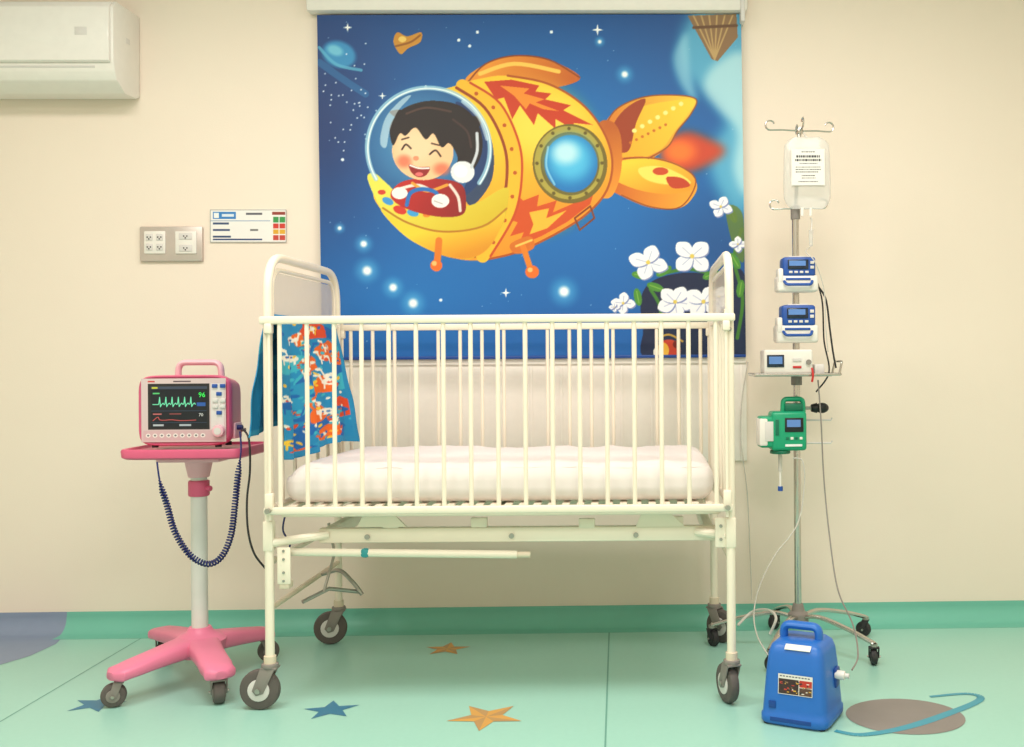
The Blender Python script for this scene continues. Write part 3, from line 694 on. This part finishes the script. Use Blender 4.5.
def towelfn(U, V):
    s = (V-.47)
    inner = s > 0
    a = np.abs(s)/np.where(inner, .53, .47)
    y = .03+U*.60
    fold = np.sin(U*19+1)*.012+np.sin(U*41+V*5)*.005
    zi = 1.186-a*(.435+.012*np.sin(U*6+.5)); zo = 1.186-a*(.375-.05*U)
    xi = .016+a*(.02+.045*U)+fold*np.clip(a*1.6, 0, 1); xo = -.016-a*(.042+.015*np.sin(U*4))-np.abs(fold)*np.clip(a*1.6, 0, 1)
    k = np.clip(a/.04, 0, 1)
    x = np.where(inner, xi, xo)*np.sqrt(np.clip(k, 0, 1))
    z = np.where(inner, zi, zo)
    yy = y+a*np.where(inner, .03*(U-.2), .0)+.006*np.sin(V*30+U*8)
    o = np.stack([x, yy, z, np.ones_like(x)], -1)
    return (o @ np.array(Mc).T)[..., :3]
tw = P.mesh("towel", towelfn, paintmat("terry_cloth", .95), None)
tw["label"] = "orange and blue patterned towel draped over the crib end rail"; tw["category"] = "towel"
sm = tw.modifiers.new("s", 'SOLIDIFY'); sm.thickness = .004; sm.offset = 0

# ============================================================ MONITOR CART
cb = Vector((-1.375, 3.40, 0)); cart = thing("equipment_cart", cb, "pink-topped medical equipment cart with grey column and pink wheeled base", "cart")
tz = .768; tx0, tx1, ty0, ty1 = -1.558, -1.175, 3.22, 3.53
b = B(); b.loft([superring(((tx0+tx1)/2, (ty0+ty1)/2, z), (1, 0, 0), (0, 1, 0), (tx1-tx0)/2-i, (ty1-ty0)/2-i, 48, 9) for z, i in ((tz-.028, .012), (tz-.022, .002), (tz-.002, 0), (tz+.004, .003), (tz+.004, .012), (tz-.004, .014))], m_pinkD)
b.obj("tray", cart, 40)
b = B(); b.box((cb.x, cb.y, tz-.036), (.2, .18, .018), m_pinkL, .005); b.cyl((cb.x, cb.y, tz-.10), (cb.x, cb.y, tz-.04), .033, m_pinkL, r2=.045); b.obj("tray_mount", cart)
B().cyl((cb.x, cb.y, .12), (cb.x, cb.y, tz-.06), .0255, m_colw, seg=28).obj("column", cart)
b = B(); cz = W(200, 488, cb.y).z; b.cyl((cb.x, cb.y, cz-.026), (cb.x, cb.y, cz+.026), .033, m_pinkD, seg=28, bev=.005); b.cyl((cb.x+.028, cb.y-.01, cz), (cb.x+.045, cb.y-.015, cz), .009, m_pinkD, seg=14, bev=.002); b.obj("height_collar", cart)
b = B()
wh = [(-1.525, 3.17, math.pi*1.1), (-1.225, 3.17, 2.0), (-1.60, 3.64, 1.9), (-1.245, 3.62, .5)]
for x, y, a in wh:
    d = Vector((x-cb.x, y-cb.y, 0)); L = d.length; u = d.normalized(); n = Vector((-u.y, u.x, 0)); rings = []
    for t in np.linspace(0, 1.0, 12):
        zc = .128-.030*t**1.3; hh = .034-.014*t; ww = .058-.012*math.sin(t*math.pi*.9)*.8-.004*t
        if t > .9: ww *= .9
        rings.append(superring(Vector((cb.x, cb.y, zc))+u*L*t*1.04, n, (0, 0, 1), ww, hh, 24, 3.2))
    rings.append(superring(Vector((cb.x, cb.y, .097))+u*(L*1.04+.018), n, (0, 0, 1), .02, .012, 24, 2.5)); b.loft(rings, m_pink)
b.loft([superring((cb.x, cb.y, z), (1, 0, 0), (0, 1, 0), r, r, 28, 2) for z, r in ((.09, .07), (.14, .082), (.158, .06), (.165, .042), (.18, .034))], m_pink)
b.obj("wheel_base", cart, 50)
for x, y, a in wh: caster(cart, Vector((x, y, 0)), .036, .034, a, .085, m_grey, m_rub, m_grey, .016)

# ============================================================ PATIENT MONITOR
mc = W(186.5, 410, 3.30); mz0 = tz+.005
Mm = Matrix.Translation((mc.x, 3.28, mz0)) @ Matrix.Rotation(-.02, 4, 'Z')
mon = thing("patient_monitor", Mm @ Vector((0, .07, 0)), "pink-cased patient vital signs monitor with dark screen and carry handle", "patient monitor")
MW, MH, MD = .290, .222, .13
b = B(Mm); b.loft([superring((0, y, MH/2+.006), (1, 0, 0), (0, 0, 1), MW/2-i, MH/2-i, 56, 7) for y, i in ((.004, .010), (0, .004), (.006, 0), (.03, 0), (.036, .004), (.10, .010), (MD, .016), (MD+.006, .024))], m_pinkD)
b.obj("casing", mon, 40)
for x in (-.1, .1):
    for y in (.02, .1): B(Mm).cyl((x, y, 0), (x, y, .012), .01, m_dark, seg=14).obj("foot", mon)
def mpx(px): return (px-182.5)/87*MW
def mpz(py): return .006+MH-(py-373)/71*MH
P = Paint(139, 373, 226, 444, 300, 245, 2, (214, 192, 192))
sx0, sx1, sy0, sy1 = 146, 209, 379, 430
P.rect(sx0, sy0, sx1, sy1, (38, 36, 40)); P.rect(149, 382, 206.5, 428, (20, 26, 36))
P.rect(149, 382, 206.5, 385, (60, 70, 90)); P.rect(150, 382.6, 156, 384.4, (200, 200, 60))
P.rect(146, 375.8, 153, 377.4, (200, 50, 50)); P.rect(172, 375.8, 190, 377.2, (90, 70, 80))
pts = [(151, 402)]
for k in range(6):
    x = 158+k*6.4; pts += [(x-1.5, 402), (x-.8, 401), (x, 394), (x+.8, 404.5), (x+2, 402), (x+3.5, 400.5), (x+4.6, 402)]
P.line(pts, .9, (120, 235, 190), smooth=False)
P.line([(151, 420), (156, 416), (158, 419), (163, 419.5), (170, 419), (180, 420), (195, 419.5)], .7, (220, 90, 90)); P.rect(149.5, 409, 206, 409.4, (60, 80, 110)); P.rect(149.5, 422, 206, 422.4, (60, 80, 110))
P.rect(196, 400, 205, 404, (40, 90, 170)); P.rect(151, 389, 158, 390.6, (90, 200, 120)); P.rect(151, 412, 160, 413.4, (200, 110, 110)); P.rect(151, 424, 162, 426, (180, 190, 200)); P.rect(178, 424, 190, 426, (180, 190, 200)); P.rect(168, 412, 180, 413.2, (160, 80, 80))
P.rect(141, 431, 224, 442, (210, 178, 182))
for i in range(9): P.ell(146+i*7, 436.5, 2.5, 2.3, (236, 232, 226)); P.ell(146+i*7, 436.5, 1.2, 1, (110, 110, 120))
P.rect(210.5, 379, 223.5, 430, (224, 216, 214))
P.mesh("front_panel", planefn(Mm, -MW/2+.012, MW/2-.012, .018, MH-.004, -.0015), paintmat("printed_panel", .3), mon)
P = None
for px, py, c in ((213, 384, m_pblue), (220.5, 384, m_pblue), (217, 392, m_pblue), (213.5, 398.5, m_greyL), (220.5, 398.5, m_greyL), (213.5, 404.5, m_greyL), (220.5, 404.5, m_greyL), (217, 411, m_pblue)):
    B(Mm).box((mpx(px)-.003, -.003, mpz(py)), (.017, .006, .012), c, .002).obj("button", mon)
B(Mm).cyl((mpx(217)-.002, 0, mpz(431)+.006), (mpx(217)-.002, -.02, mpz(431)+.006), .0185, m_pinkL, seg=28, bev=.004).cyl((mpx(217)-.002, -.02, mpz(431)+.006), (mpx(217)-.002, -.021, mpz(431)+.006), .011, m_greyL, seg=24).obj("control_knob", mon)
hz = MH+.004
B(Mm).tube(fillet([(-.045, .06, hz-.02), (-.041, .06, hz+.042), (.092, .06, hz+.042), (.096, .06, hz-.02)], .025, 6), .0095, m_pinkL, 12, flat=(1, 1.3)).obj("carry_handle", mon)
text("96", .022, Mm @ Matrix.Translation((mpx(200), -.003, mpz(393))) @ FR, m_lgreen, mon)
text("70", .014, Mm @ Matrix.Translation((mpx(199), -.003, mpz(413))) @ FR, m_inkwhite, mon)
B(Mm).box((MW/2-.002, .06, .05), (.012, .06, .05), m_pinkL, .004).cyl((MW/2, .05, .06), (MW/2+.02, .05, .06), .008, m_navy).cyl((MW/2, .08, .05), (MW/2+.018, .08, .05), .006, m_grey).obj("cable_port", mon)

# coiled cable
path = cr([W(157, 462, 3.19), W(160, 482, 3.18), W(167, 505, 3.18), W(175, 532, 3.19), W(190, 555, 3.2), W(208, 564, 3.2), W(222, 556, 3.2), W(231, 535, 3.2), W(235, 505, 3.19), W(238, 475, 3.19), W(241, 450, 3.19), W(240, 432, 3.26)], 40)
d = [0]
for a, c in zip(path, path[1:]): d.append(d[-1]+(c-a).length)
tot = d[-1]; out = []; N = 2600
ks = np.interp(np.linspace(0, tot, N), d, np.arange(len(path)))
for i, k in enumerate(ks):
    j = min(int(k), len(path)-2); p = path[j].lerp(path[j+1], k-j); tt = (path[j+1]-path[j]).normalized()
    n1 = tt.cross(Vector((0, 1, 0))).normalized(); n2 = tt.cross(n1)
    f = i/N; amp = .0075*min(1, max(0, (f-.06)/.05))*min(1, max(0, (.86-f)/.05)); a = f*2*math.pi*95
    out.append(p+n1*math.cos(a)*amp+n2*math.sin(a)*amp)
o = B().tube(out, .0028, m_navy, 6).obj("coiled_cable"); o["label"] = "navy blue coiled sensor cable hanging from the monitor"; o["category"] = "cable"
def cable(name, pts, r, m, label, cat, n=10):
    o = B().tube(cr(pts, n), r, m, 8).obj(name); o["label"] = label; o["category"] = cat; return o
cable("electrical_cable", [W(244, 430, 3.33), W(249, 440, 3.17), W(250, 470, 3.19), W(247, 500, 3.19), W(248, 530, 3.19), W(254, 553, 3.2), W(265, 568, 3.22)], .0032, m_dark, "thin dark grey cable hanging beside the cart", "cable")
cable("electrical_cable", [W(286, 512, 3.3), W(283, 530, 3.3), W(290, 545, 3.32), W(283, 560, 3.3)], .003, m_navy, "short dark cable hanging under the crib frame", "cable", 8)

# ============================================================ IV POLE
Y0 = 3.70; pb = W(798, 600, Y0); X0p = pb.x
iv = thing("iv_pole", (X0p, Y0, 0), "chrome intravenous drip stand with hooks and wheeled five-arm base", "drip stand")
zt_ = W(800, 131, Y0).z; zm = W(797, 214, Y0).z
def V(x, y, z): return Vector((X0p+x, Y0+y, z))
B().cyl(V(0, 0, .11), V(0, 0, zm), .0125, m_chrome, seg=24).cyl(V(0, 0, zm-.02), V(0, 0, zm+.03), .017, m_grey, seg=20, bev=.003).obj("pole", iv)
B().cyl(V(0, 0, zm), V(.018, 0, zt_+.01), .007, m_chrome, seg=16).cyl(V(.018, 0, zt_-.012), V(.018, 0, zt_+.014), .012, m_chrome, seg=16, bev=.003).obj("inner_pole", iv)
def hook(z, ang, L, x=.018):
    u = Vector((math.cos(ang), math.sin(ang), 0)); c = V(x, 0, z); pts = [c, c+u*L*.5+Vector((0, 0, .002)), c+u*L*.85]
    e = c+u*L*.85
    for k in range(0, 10): a = -math.pi/2+k*math.pi/6.5; pts.append(e+u*(.017*math.cos(a))+Vector((0, 0, .017+.017*math.sin(a))))
    B().tube(pts, .0032, m_chrome, 8).obj("hook", iv)
for a in (.15, math.pi+.15): hook(zt_, a, .13)
for a in (math.pi/2, -math.pi/2): hook(zt_, a, .07)
hook(W(797, 209, Y0).z, math.pi-.1, .09, .003); hook(W(797, 209, Y0).z, -.1, .11, .003)
b = B(); b.loft([superring(V(0, 0, z), (1, 0, 0), (0, 1, 0), r, r, 24, 2) for z, r in ((.085, .03), (.09, .038), (.125, .036), (.135, .024), (.16, .018))], m_grey); b.obj("hub", iv)
for k in range(5):
    a = -math.pi/4+k*2*math.pi/5; u = Vector((math.cos(a), math.sin(a), 0)); R = .31 if k != 2 else .30
    if math.sin(a) > .8: R = .27
    B().tube(cr([V(0, 0, .112)+u*.02, V(0, 0, .125)+u*.09, V(0, 0, .105)+u*R*.65, V(0, 0, .078)+u*(R-.015), V(0, 0, .072)+u*R], 8), .0095, m_chrome, 10, flat=(.8, 1.2)).obj("leg", iv)
    caster(iv, V(0, 0, 0)+u*R, .028, .022, a+2.2, .074, m_dark, m_dark, m_dark, .008)

# IV bag
bgp = W(807, 172, Y0-.03); bag = thing("iv_bag", (bgp.x, bgp.y, bgp.z-.12), "clear plastic infusion bag with white label hanging from stand hook", "infusion bag")
ztop, zbot = W(807, 137, Y0-.03).z, W(807, 209, Y0-.03).z; HH = ztop-zbot
rings = []
for t, w, dd in ((0, .045, .003), (.05, .068, .004), (.12, .080, .010), (.3, .083, .017), (.6, .085, .022), (.85, .084, .016), (.93, .076, .008), (1, .058, .003)):
    rings.append(superring((bgp.x, bgp.y, ztop-HH*t), (1, 0, 0), (0, 1, 0), w, dd, 28, 2.6))
B().loft(rings, m_clear).obj("pouch", bag, 60)
P = Paint(0, 0, 100, 120, 110, 130, 2, (236, 231, 224))
ln = [(30, 8, 70), (14, 21, 86), (10, 33, 90), (24, 46, 78), (12, 58, 88), (12, 66, 88), (12, 74, 80), (30, 86, 72), (30, 94, 72), (20, 106, 80)]
for a0, y, a1 in ln:
    x = a0
    while x < a1:
        w = rt.uniform(2, 7); P.rect(x, y, min(x+w, a1), y+(7 if y in (21, 33) else 3), (44, 44, 50)); x += w+1.8
lz = W(807, 170, Y0).z
B().loft([superring((bgp.x, bgp.y-.0195, z), (1, 0, 0), (0, 1, 0), .060, .001, 8, 4) for z in (lz-.066, lz+.066)], m_white).obj("label_sheet", bag)
P.mesh("label_print", planefn(Matrix.Translation((bgp.x, 0, 0)), -.058, .058, lz-.064, lz+.064, bgp.y-.0245), paintmat("printed_label", .5), bag)
B().tube([Vector((bgp.x, bgp.y, ztop-.004)), Vector((bgp.x-.008, bgp.y+.005, ztop+.012)), Vector((bgp.x-.01, bgp.y+.012, ztop+.018))], .004, m_clear).obj("hanger_tab", bag)
for e in (.012, -.018): B().cyl((bgp.x+e, bgp.y, zbot-.025), (bgp.x+e, bgp.y, zbot+.004), .006, m_white, seg=14).obj("port", bag)
dx = bgp.x+.012
b = B(); b.tube(cr([Vector((dx, bgp.y, zbot-.03)), W(812, 222, Y0-.03), W(811, 232, Y0-.04)], 6), .003, m_tube)
b.cyl(W(811, 230, Y0-.04), W(811, 246, Y0-.04), .009, m_clear, seg=16, r2=.007); b.tube(cr([W(811, 246, Y0-.04), W(806, 252, Y0-.1), W(815, 262, Y0-.12), W(824, 290, Y0-.1), W(826, 330, Y0-.1), W(828, 352, Y0-.09)], 8), .002, m_tube)
o = b.obj("drip_line"); o["label"] = "clear drip chamber and tubing below the infusion bag"; o["category"] = "tubing"

# pumps
def pump(px0, py0, px1, py1, label):
    a = W(px0, py0, Y0-.09); c = W(px1, py1, Y0-.09); w = c.x-a.x; h = a.z-c.z; cx = (a.x+c.x)/2; z0 = c.z
    th = thing("infusion_pump", (cx, Y0-.04, z0), label, "infusion pump", "infusion pumps clamped to the drip stand")
    b = B(); b.box((cx, Y0-.055, z0+h*.24), (w, .085, h*.46), m_white, .010, seg=3); b.box((cx-w*.42, Y0-.07, z0+h*.46), (w*.13, .06, h*.4), m_white, .006); b.obj("lower_body", th)
    b = B(); b.box((cx+w*.03, Y0-.058, z0+h*.70), (w*.80, .08, h*.54), m_pblue, .010, seg=3); b.obj("upper_body", th)
    B().box((cx+w*.0, Y0-.0995, z0+h*.76), (w*.5, .004, h*.27), m_screenb, .002).box((cx-w*.02, Y0-.102, z0+h*.79), (w*.40, .002, h*.14), m_scrblue).obj("display", th)
    b = B()
    for i in range(4): b.box((cx-w*.18+i*w*.13, Y0-.0995, z0+h*.55), (w*.085, .004, h*.06), m_greyL, .001)
    for i in range(2): b.box((cx+w*.34, Y0-.0995, z0+h*(.68+.13*i)), (w*.09, .004, h*.08), m_greyL, .001)
    b.obj("keypad", th)
    B().tube(fillet([(cx-w*.34, Y0-.098, z0+h*.30), (cx-w*.3, Y0-.112, z0+h*.20), (cx+w*.3, Y0-.112, z0+h*.20), (cx+w*.34, Y0-.098, z0+h*.30)], .01), .005, m_pblue, 10).box((cx, Y0-.0985, z0+h*.36), (w*.6, .004, h*.06), m_pblue, .001).obj("door_latch", th)
    B().box((cx, Y0-.004, z0+h*.4), (.05, .035, .05), m_grey, .005).cyl((cx+.02, Y0, z0+h*.4), (cx+.075, Y0, z0+h*.4), .006, m_steel).cyl((cx+.07, Y0, z0+h*.4), (cx+.085, Y0, z0+h*.4), .013, m_black, bev=.002).obj("pole_clamp", th)
    B().box((cx+w*.03, Y0-.058, z0+h*.975), (w*.5, .05, h*.05), m_greyL, .002).obj("top_cap", th)
pump(777, 256, 818.5, 292, "white and blue infusion pump, the upper one on the stand")
pump(776, 304, 818.5, 343, "white and blue infusion pump just above the stand shelf")
# tray shelf on pole (part)
a, c = W(755, 373, Y0-.12), W(832, 378, Y0-.12); tzp = W(797, 374, Y0).z
b = B(); b.box(((a.x+c.x)/2, Y0-.04, tzp-.004), (c.x-a.x, .17, .006), m_steel, .002)
b.tube(fillet([(a.x, Y0-.13, tzp), (c.x+.03, Y0-.13, tzp), (c.x+.03, Y0+.05, tzp), (a.x, Y0+.05, tzp), (a.x, Y0-.13, tzp)], .012), .005, m_chrome)
b.tube(fillet([(c.x+.03, Y0-.1, tzp), (c.x+.04, Y0-.1, tzp+.045), (c.x+.04, Y0+.02, tzp+.045), (c.x+.03, Y0+.02, tzp)], .01), .004, m_chrome)
b.cyl(V(0, 0, tzp-.04), V(0, 0, tzp+.005), .02, m_grey, bev=.003); b.obj("equipment_shelf", iv)
# small white device on shelf
a, c = W(763, 350, Y0-.1), W(812, 371, Y0-.1)
dv = thing("monitoring_module", ((a.x+c.x)/2, Y0-.07, tzp), "white electronic module with small display on the stand shelf", "medical device")
hh = a.z-tzp; cx = (a.x+c.x)/2
B().box((cx, Y0-.07, tzp+hh/2+.001), (c.x-a.x, .10, hh), m_white, .008, seg=3).obj("housing", dv)
B().box((cx-.045, Y0-.1215, tzp+hh*.55), (.06, .004, hh*.5), m_screenb, .002).box((cx-.045, Y0-.124, tzp+hh*.58), (.046, .002, hh*.3), m_scrblue).obj("display", dv)
B().box((cx+.03, Y0-.1215, tzp+hh*.6), (.03, .004, .012), m_greyL, .001).box((cx+.03, Y0-.1215, tzp+hh*.3), (.03, .004, .008), m_red, .001).cyl((cx+.07, Y0-.12, tzp+hh*.5), (cx+.07, Y0-.128, tzp+hh*.5), .009, m_grey, seg=16).obj("controls", dv)
B().box((c.x+.026, Y0-.07, tzp+.018), (.035, .07, .035), m_greyL, .004).obj("power_brick", dv)

# green pump
gp = W(786, 428, Y0-.07); gt = thing("feeding_pump", (gp.x, Y0-.05, W(785, 450, Y0).z), "bright green feeding pump with small display clamped to the pole", "feeding pump")
Mg = Matrix.Translation((gp.x, Y0-.06, W(785, 450, Y0-.06).z)) @ Matrix.Rotation(.05, 4, 'Z'); GH = W(785, 411, Y0-.06).z-W(785, 450, Y0-.06).z
b = B(Mg); b.box((.006, 0, GH/2), (.125, .08, GH), m_green, .012, seg=3); b.obj("body", gt)
B(Mg).box((-.070, 0, GH*.48), (.055, .07, GH*.8), m_green, .010, seg=3).box((-.085, -.003, GH*.48), (.03, .07, GH*.7), m_white, .006).box((-.066, -.037, GH*.5), (.03, .004, GH*.5), m_greyL, .001).obj("feed_door", gt)
B(Mg).box((.022, -.041, GH*.66), (.066, .004, GH*.36), m_black, .002).box((.02, -.0435, GH*.70), (.048, .002, GH*.18), m_scrblue).obj("display", gt)
b = B(Mg)
for i in range(4): b.box((-.002+i*.016, -.041, GH*.32), (.010, .004, .009), m_white if i % 2 else m_greenD, .001)
b.box((.02, -.041, GH*.14), (.06, .004, .008), m_inkwhite, .001); b.box((-.038, -.041, GH*.6), (.012, .004, GH*.4), m_greenD, .001); b.obj("keypad", gt)
B(Mg).tube(fillet([(-.01, 0, GH-.005), (-.008, 0, GH+.042), (.062, 0, GH+.042), (.064, 0, GH-.005)], .015), .009, m_green, 12, flat=(1, 1.3)).box((.028, .005, GH+.012), (.066, .04, .03), m_greenD, .005).obj("handle", gt)
kx = W(812, 408, Y0).x; kz = W(812, 408, Y0).z
B().cyl((X0p-.005, Y0, kz), (kx, Y0, kz), .006, m_steel).cyl((kx-.004, Y0, kz), (kx+.018, Y0, kz), .013, m_black, r2=.019, bev=.002).sph((kx+.036, Y0, kz), .019, m_black, sc=(1.3, 1, 1)).box((X0p, Y0-.006, kz), (.05, .045, .035), m_greenD, .006).obj("pole_clamp", gt)
B(Mg).cyl((-.02, 0, 0), (-.02, 0, -.012), .036, m_greenD, bev=.003).cyl((-.02, 0, -.012), (-.02, 0, -.075), .007, m_tube, seg=14).cyl((-.02, 0, -.07), (-.02, 0, -.142), .004, m_white, seg=12).cyl((-.02, 0, -.128), (-.02, 0, -.144), .009, m_pblue, seg=14).obj("drip_sensor", gt)
b = B()
for py, x1 in ((420, 831), (443, 831)):
    p0 = W(800, py, Y0); p1 = W(x1, py, Y0); b.tube([p0, p1, p1+Vector((.004, 0, .008))], .0035, m_greyL)
b.cyl(V(0, 0, W(797, 443, Y0).z-.02), V(0, 0, W(797, 420, Y0).z+.02), .018, m_greyL, bev=.003); b.obj("accessory_rail", iv)
# cables on the stand
cable("electrical_cable", [W(818, 286, Y0-.03), W(826, 300, Y0-.02), W(830, 330, Y0-.02), W(833, 352, Y0-.02), W(836, 368, Y0-.02)], .0035, m_dark, "black cable running beside the infusion pumps", "cable")
cable("electrical_cable", [W(813, 270, Y0+.03), W(822, 300, Y0+.03), W(824, 340, Y0+.03), W(829, 372, Y0+.03), W(816, 392, Y0+.04)], .003, m_dark, "black cable looping behind the stand shelf", "cable")
o = B().tube(cr([W(812, 368, Y0-.13), W(813, 375, Y0-.14), W(812, 382, Y0-.14)], 5), .004, m_red, 8).obj("red_cable_plug"); o["label"] = "red cable plug hanging from the stand shelf"; o["category"] = "cable connector"
cable("drip_tubing", [W(818, 380, Y0-.1), W(821, 420, Y0-.12), W(824, 480, Y0-.13), W(830, 540, Y0-.2), W(838, 590, Y0-.3), W(853, 625, Y0-.45), W(858, 655, 3.1), W(852, 670, 3.02)], .0026, m_grey, "thin grey tube hanging from the stand to the blue unit", "tubing", 14)
cable("drip_tubing", [W(793, 458, Y0-.08), W(803, 462, Y0-.09), W(804, 490, Y0-.09), W(797, 525, Y0-.12), W(775, 555, Y0-.2), W(760, 585, Y0-.28), W(754, 612, Y0-.32), W(757, 635, 3.3), W(768, 655, 3.2)], .0024, m_tube, "clear feeding tube looping down from the green pump", "tubing", 14)
cable("drip_tubing", [W(748, 362, WALL-.02), W(742, 400, WALL-.04), W(741, 440, WALL-.04), W(747, 490, WALL-.05), W(750, 550, WALL-.06), W(752, 600, WALL-.12)], .0022, m_tube, "clear thin tube hanging against the wall", "tubing", 12)
cable("suction_hose", [W(738, 625, 3.35), W(752, 612, 3.4), W(768, 610, 3.3), W(776, 618, 3.2), W(770, 634, 3.2)], .0045, m_tube, "clear flexible hose curling behind the blue unit", "tubing", 12)

# ============================================================ BLUE UNIT
A0 = G(758.5, 723.5); A1 = G(827, 734); u = (A1-A0); u.z = 0; wdt = u.length; u.normalize(); ang = math.atan2(u.y, u.x)
nrm = Vector((-u.y, u.x, 0)); BDp = .205; ctr = (A0+A1)/2+nrm*BDp/2; ctr.z = 0
Mb = Matrix.Translation(ctr) @ Matrix.Rotation(ang, 4, 'Z'); bw = wdt/2; bd = BDp/2
bl = thing("suction_unit", ctr, "blue plastic portable suction unit with top handle on the floor", "medical device")
BH = .232
sec = [(.004, .004), (.010, -.001), (.028, -.001), (.034, .003), (.05, .004), (.15, .012), (.20, .018), (.220, .025), (BH, .040)]
B(Mb).loft([superring((0, 0, z), (1, 0, 0), (0, 1, 0), bw-i, bd-i, 56, 7) for z, i in sec], m_blue).obj("casing", bl, 50)
B(Mb).tube(fillet([(-bw+.045, 0, BH-.03), (-bw+.045, 0, BH+.034), (bw-.05, 0, BH+.034), (bw-.05, 0, BH-.03)], .022), .012, m_blue, 12, flat=(1, 1.4)).obj("carry_handle", bl)
for x in (-bw+.02, bw-.02):
    for y in (-bd+.02, bd-.02): B(Mb).cyl((x, y, 0), (x, y, .01), .01, m_dark, seg=12).obj("foot", bl)
tilt = math.atan2(.012, .15)
Ml = Mb @ Matrix.Translation((.005, -bd+.0105, .120)) @ Matrix.Rotation(-tilt, 4, 'X')
P = Paint(0, 0, 100, 60, 160, 96, 2, (236, 230, 222))
P.rect(2, 2, 98, 12, (225, 220, 214)); P.rect(2, 14, 60, 58, (60, 40, 40)); P.rect(62, 14, 98, 34, (190, 50, 40)); P.rect(62, 36, 98, 58, (90, 60, 50))
for _ in range(40):
    x, y = rt.uniform(3, 90), rt.uniform(15, 54); P.rect(x, y, x+rt.uniform(3, 9), y+rt.uniform(1.5, 4), rt.choice([(236, 230, 222), (200, 60, 50), (150, 120, 90), (220, 170, 60), (30, 30, 40)]))
for x in range(5, 90, 9): P.rect(x, 5, x+6, 8, (60, 60, 80))
P.mesh("sticker", planefn(Ml, -.048, .052, -.028, .028, -.003), paintmat("printed_sticker", .4), bl)
B(Mb).box((.01, -bd+.026, .2215), (.075, .020, .003), m_white, .001, rot=Matrix.Rotation(.62, 3, 'X')).obj("sticker", bl)
B(Mb).box((bw-.008, .03, .12), (.012, .04, .055), m_blueD, .004).cyl((bw-.008, .02, .13), (bw+.02, .02, .13), .013, m_white, seg=18, bev=.002).cyl((bw+.018, .02, .13), (bw+.032, .02, .13), .007, m_greyL, seg=14).obj("hose_port", bl)
B(Mb).box((-.005, -bd-.0005, .02), (.12, .003, .012), m_blueD, .001).obj("trim_panel", bl)
B(Mb).box((-bw+.04, -bd+.003, .06), (.02, .003, .02), m_blueD, .001).obj("latch", bl)

# ============================================================ LIGHTS
def area(name, loc, sx, sy, power, col, rot=(0, 0, 0)):
    l = bpy.data.lights.new(name, 'AREA'); l.shape = 'RECTANGLE'; l.size = sx; l.size_y = sy; l.energy = power; l.color = col
    o = bpy.data.objects.new(name, l); o.location = loc; o.rotation_euler = rot; COL.objects.link(o)
warm = (1.0, .93, .885)
for x in (-1.3, .6):
    area("ceiling_light", (x, 2.35, ZC-.03), 1.2, .6, 34, warm)
    area("ceiling_light", (x, .2, ZC-.03), 1.2, .6, 36, warm)
w = bpy.data.worlds.new("world"); scene.world = w; w.use_nodes = True
w.node_tree.nodes["Background"].inputs[0].default_value = (1, .95, .88, 1); w.node_tree.nodes["Background"].inputs[1].default_value = .3
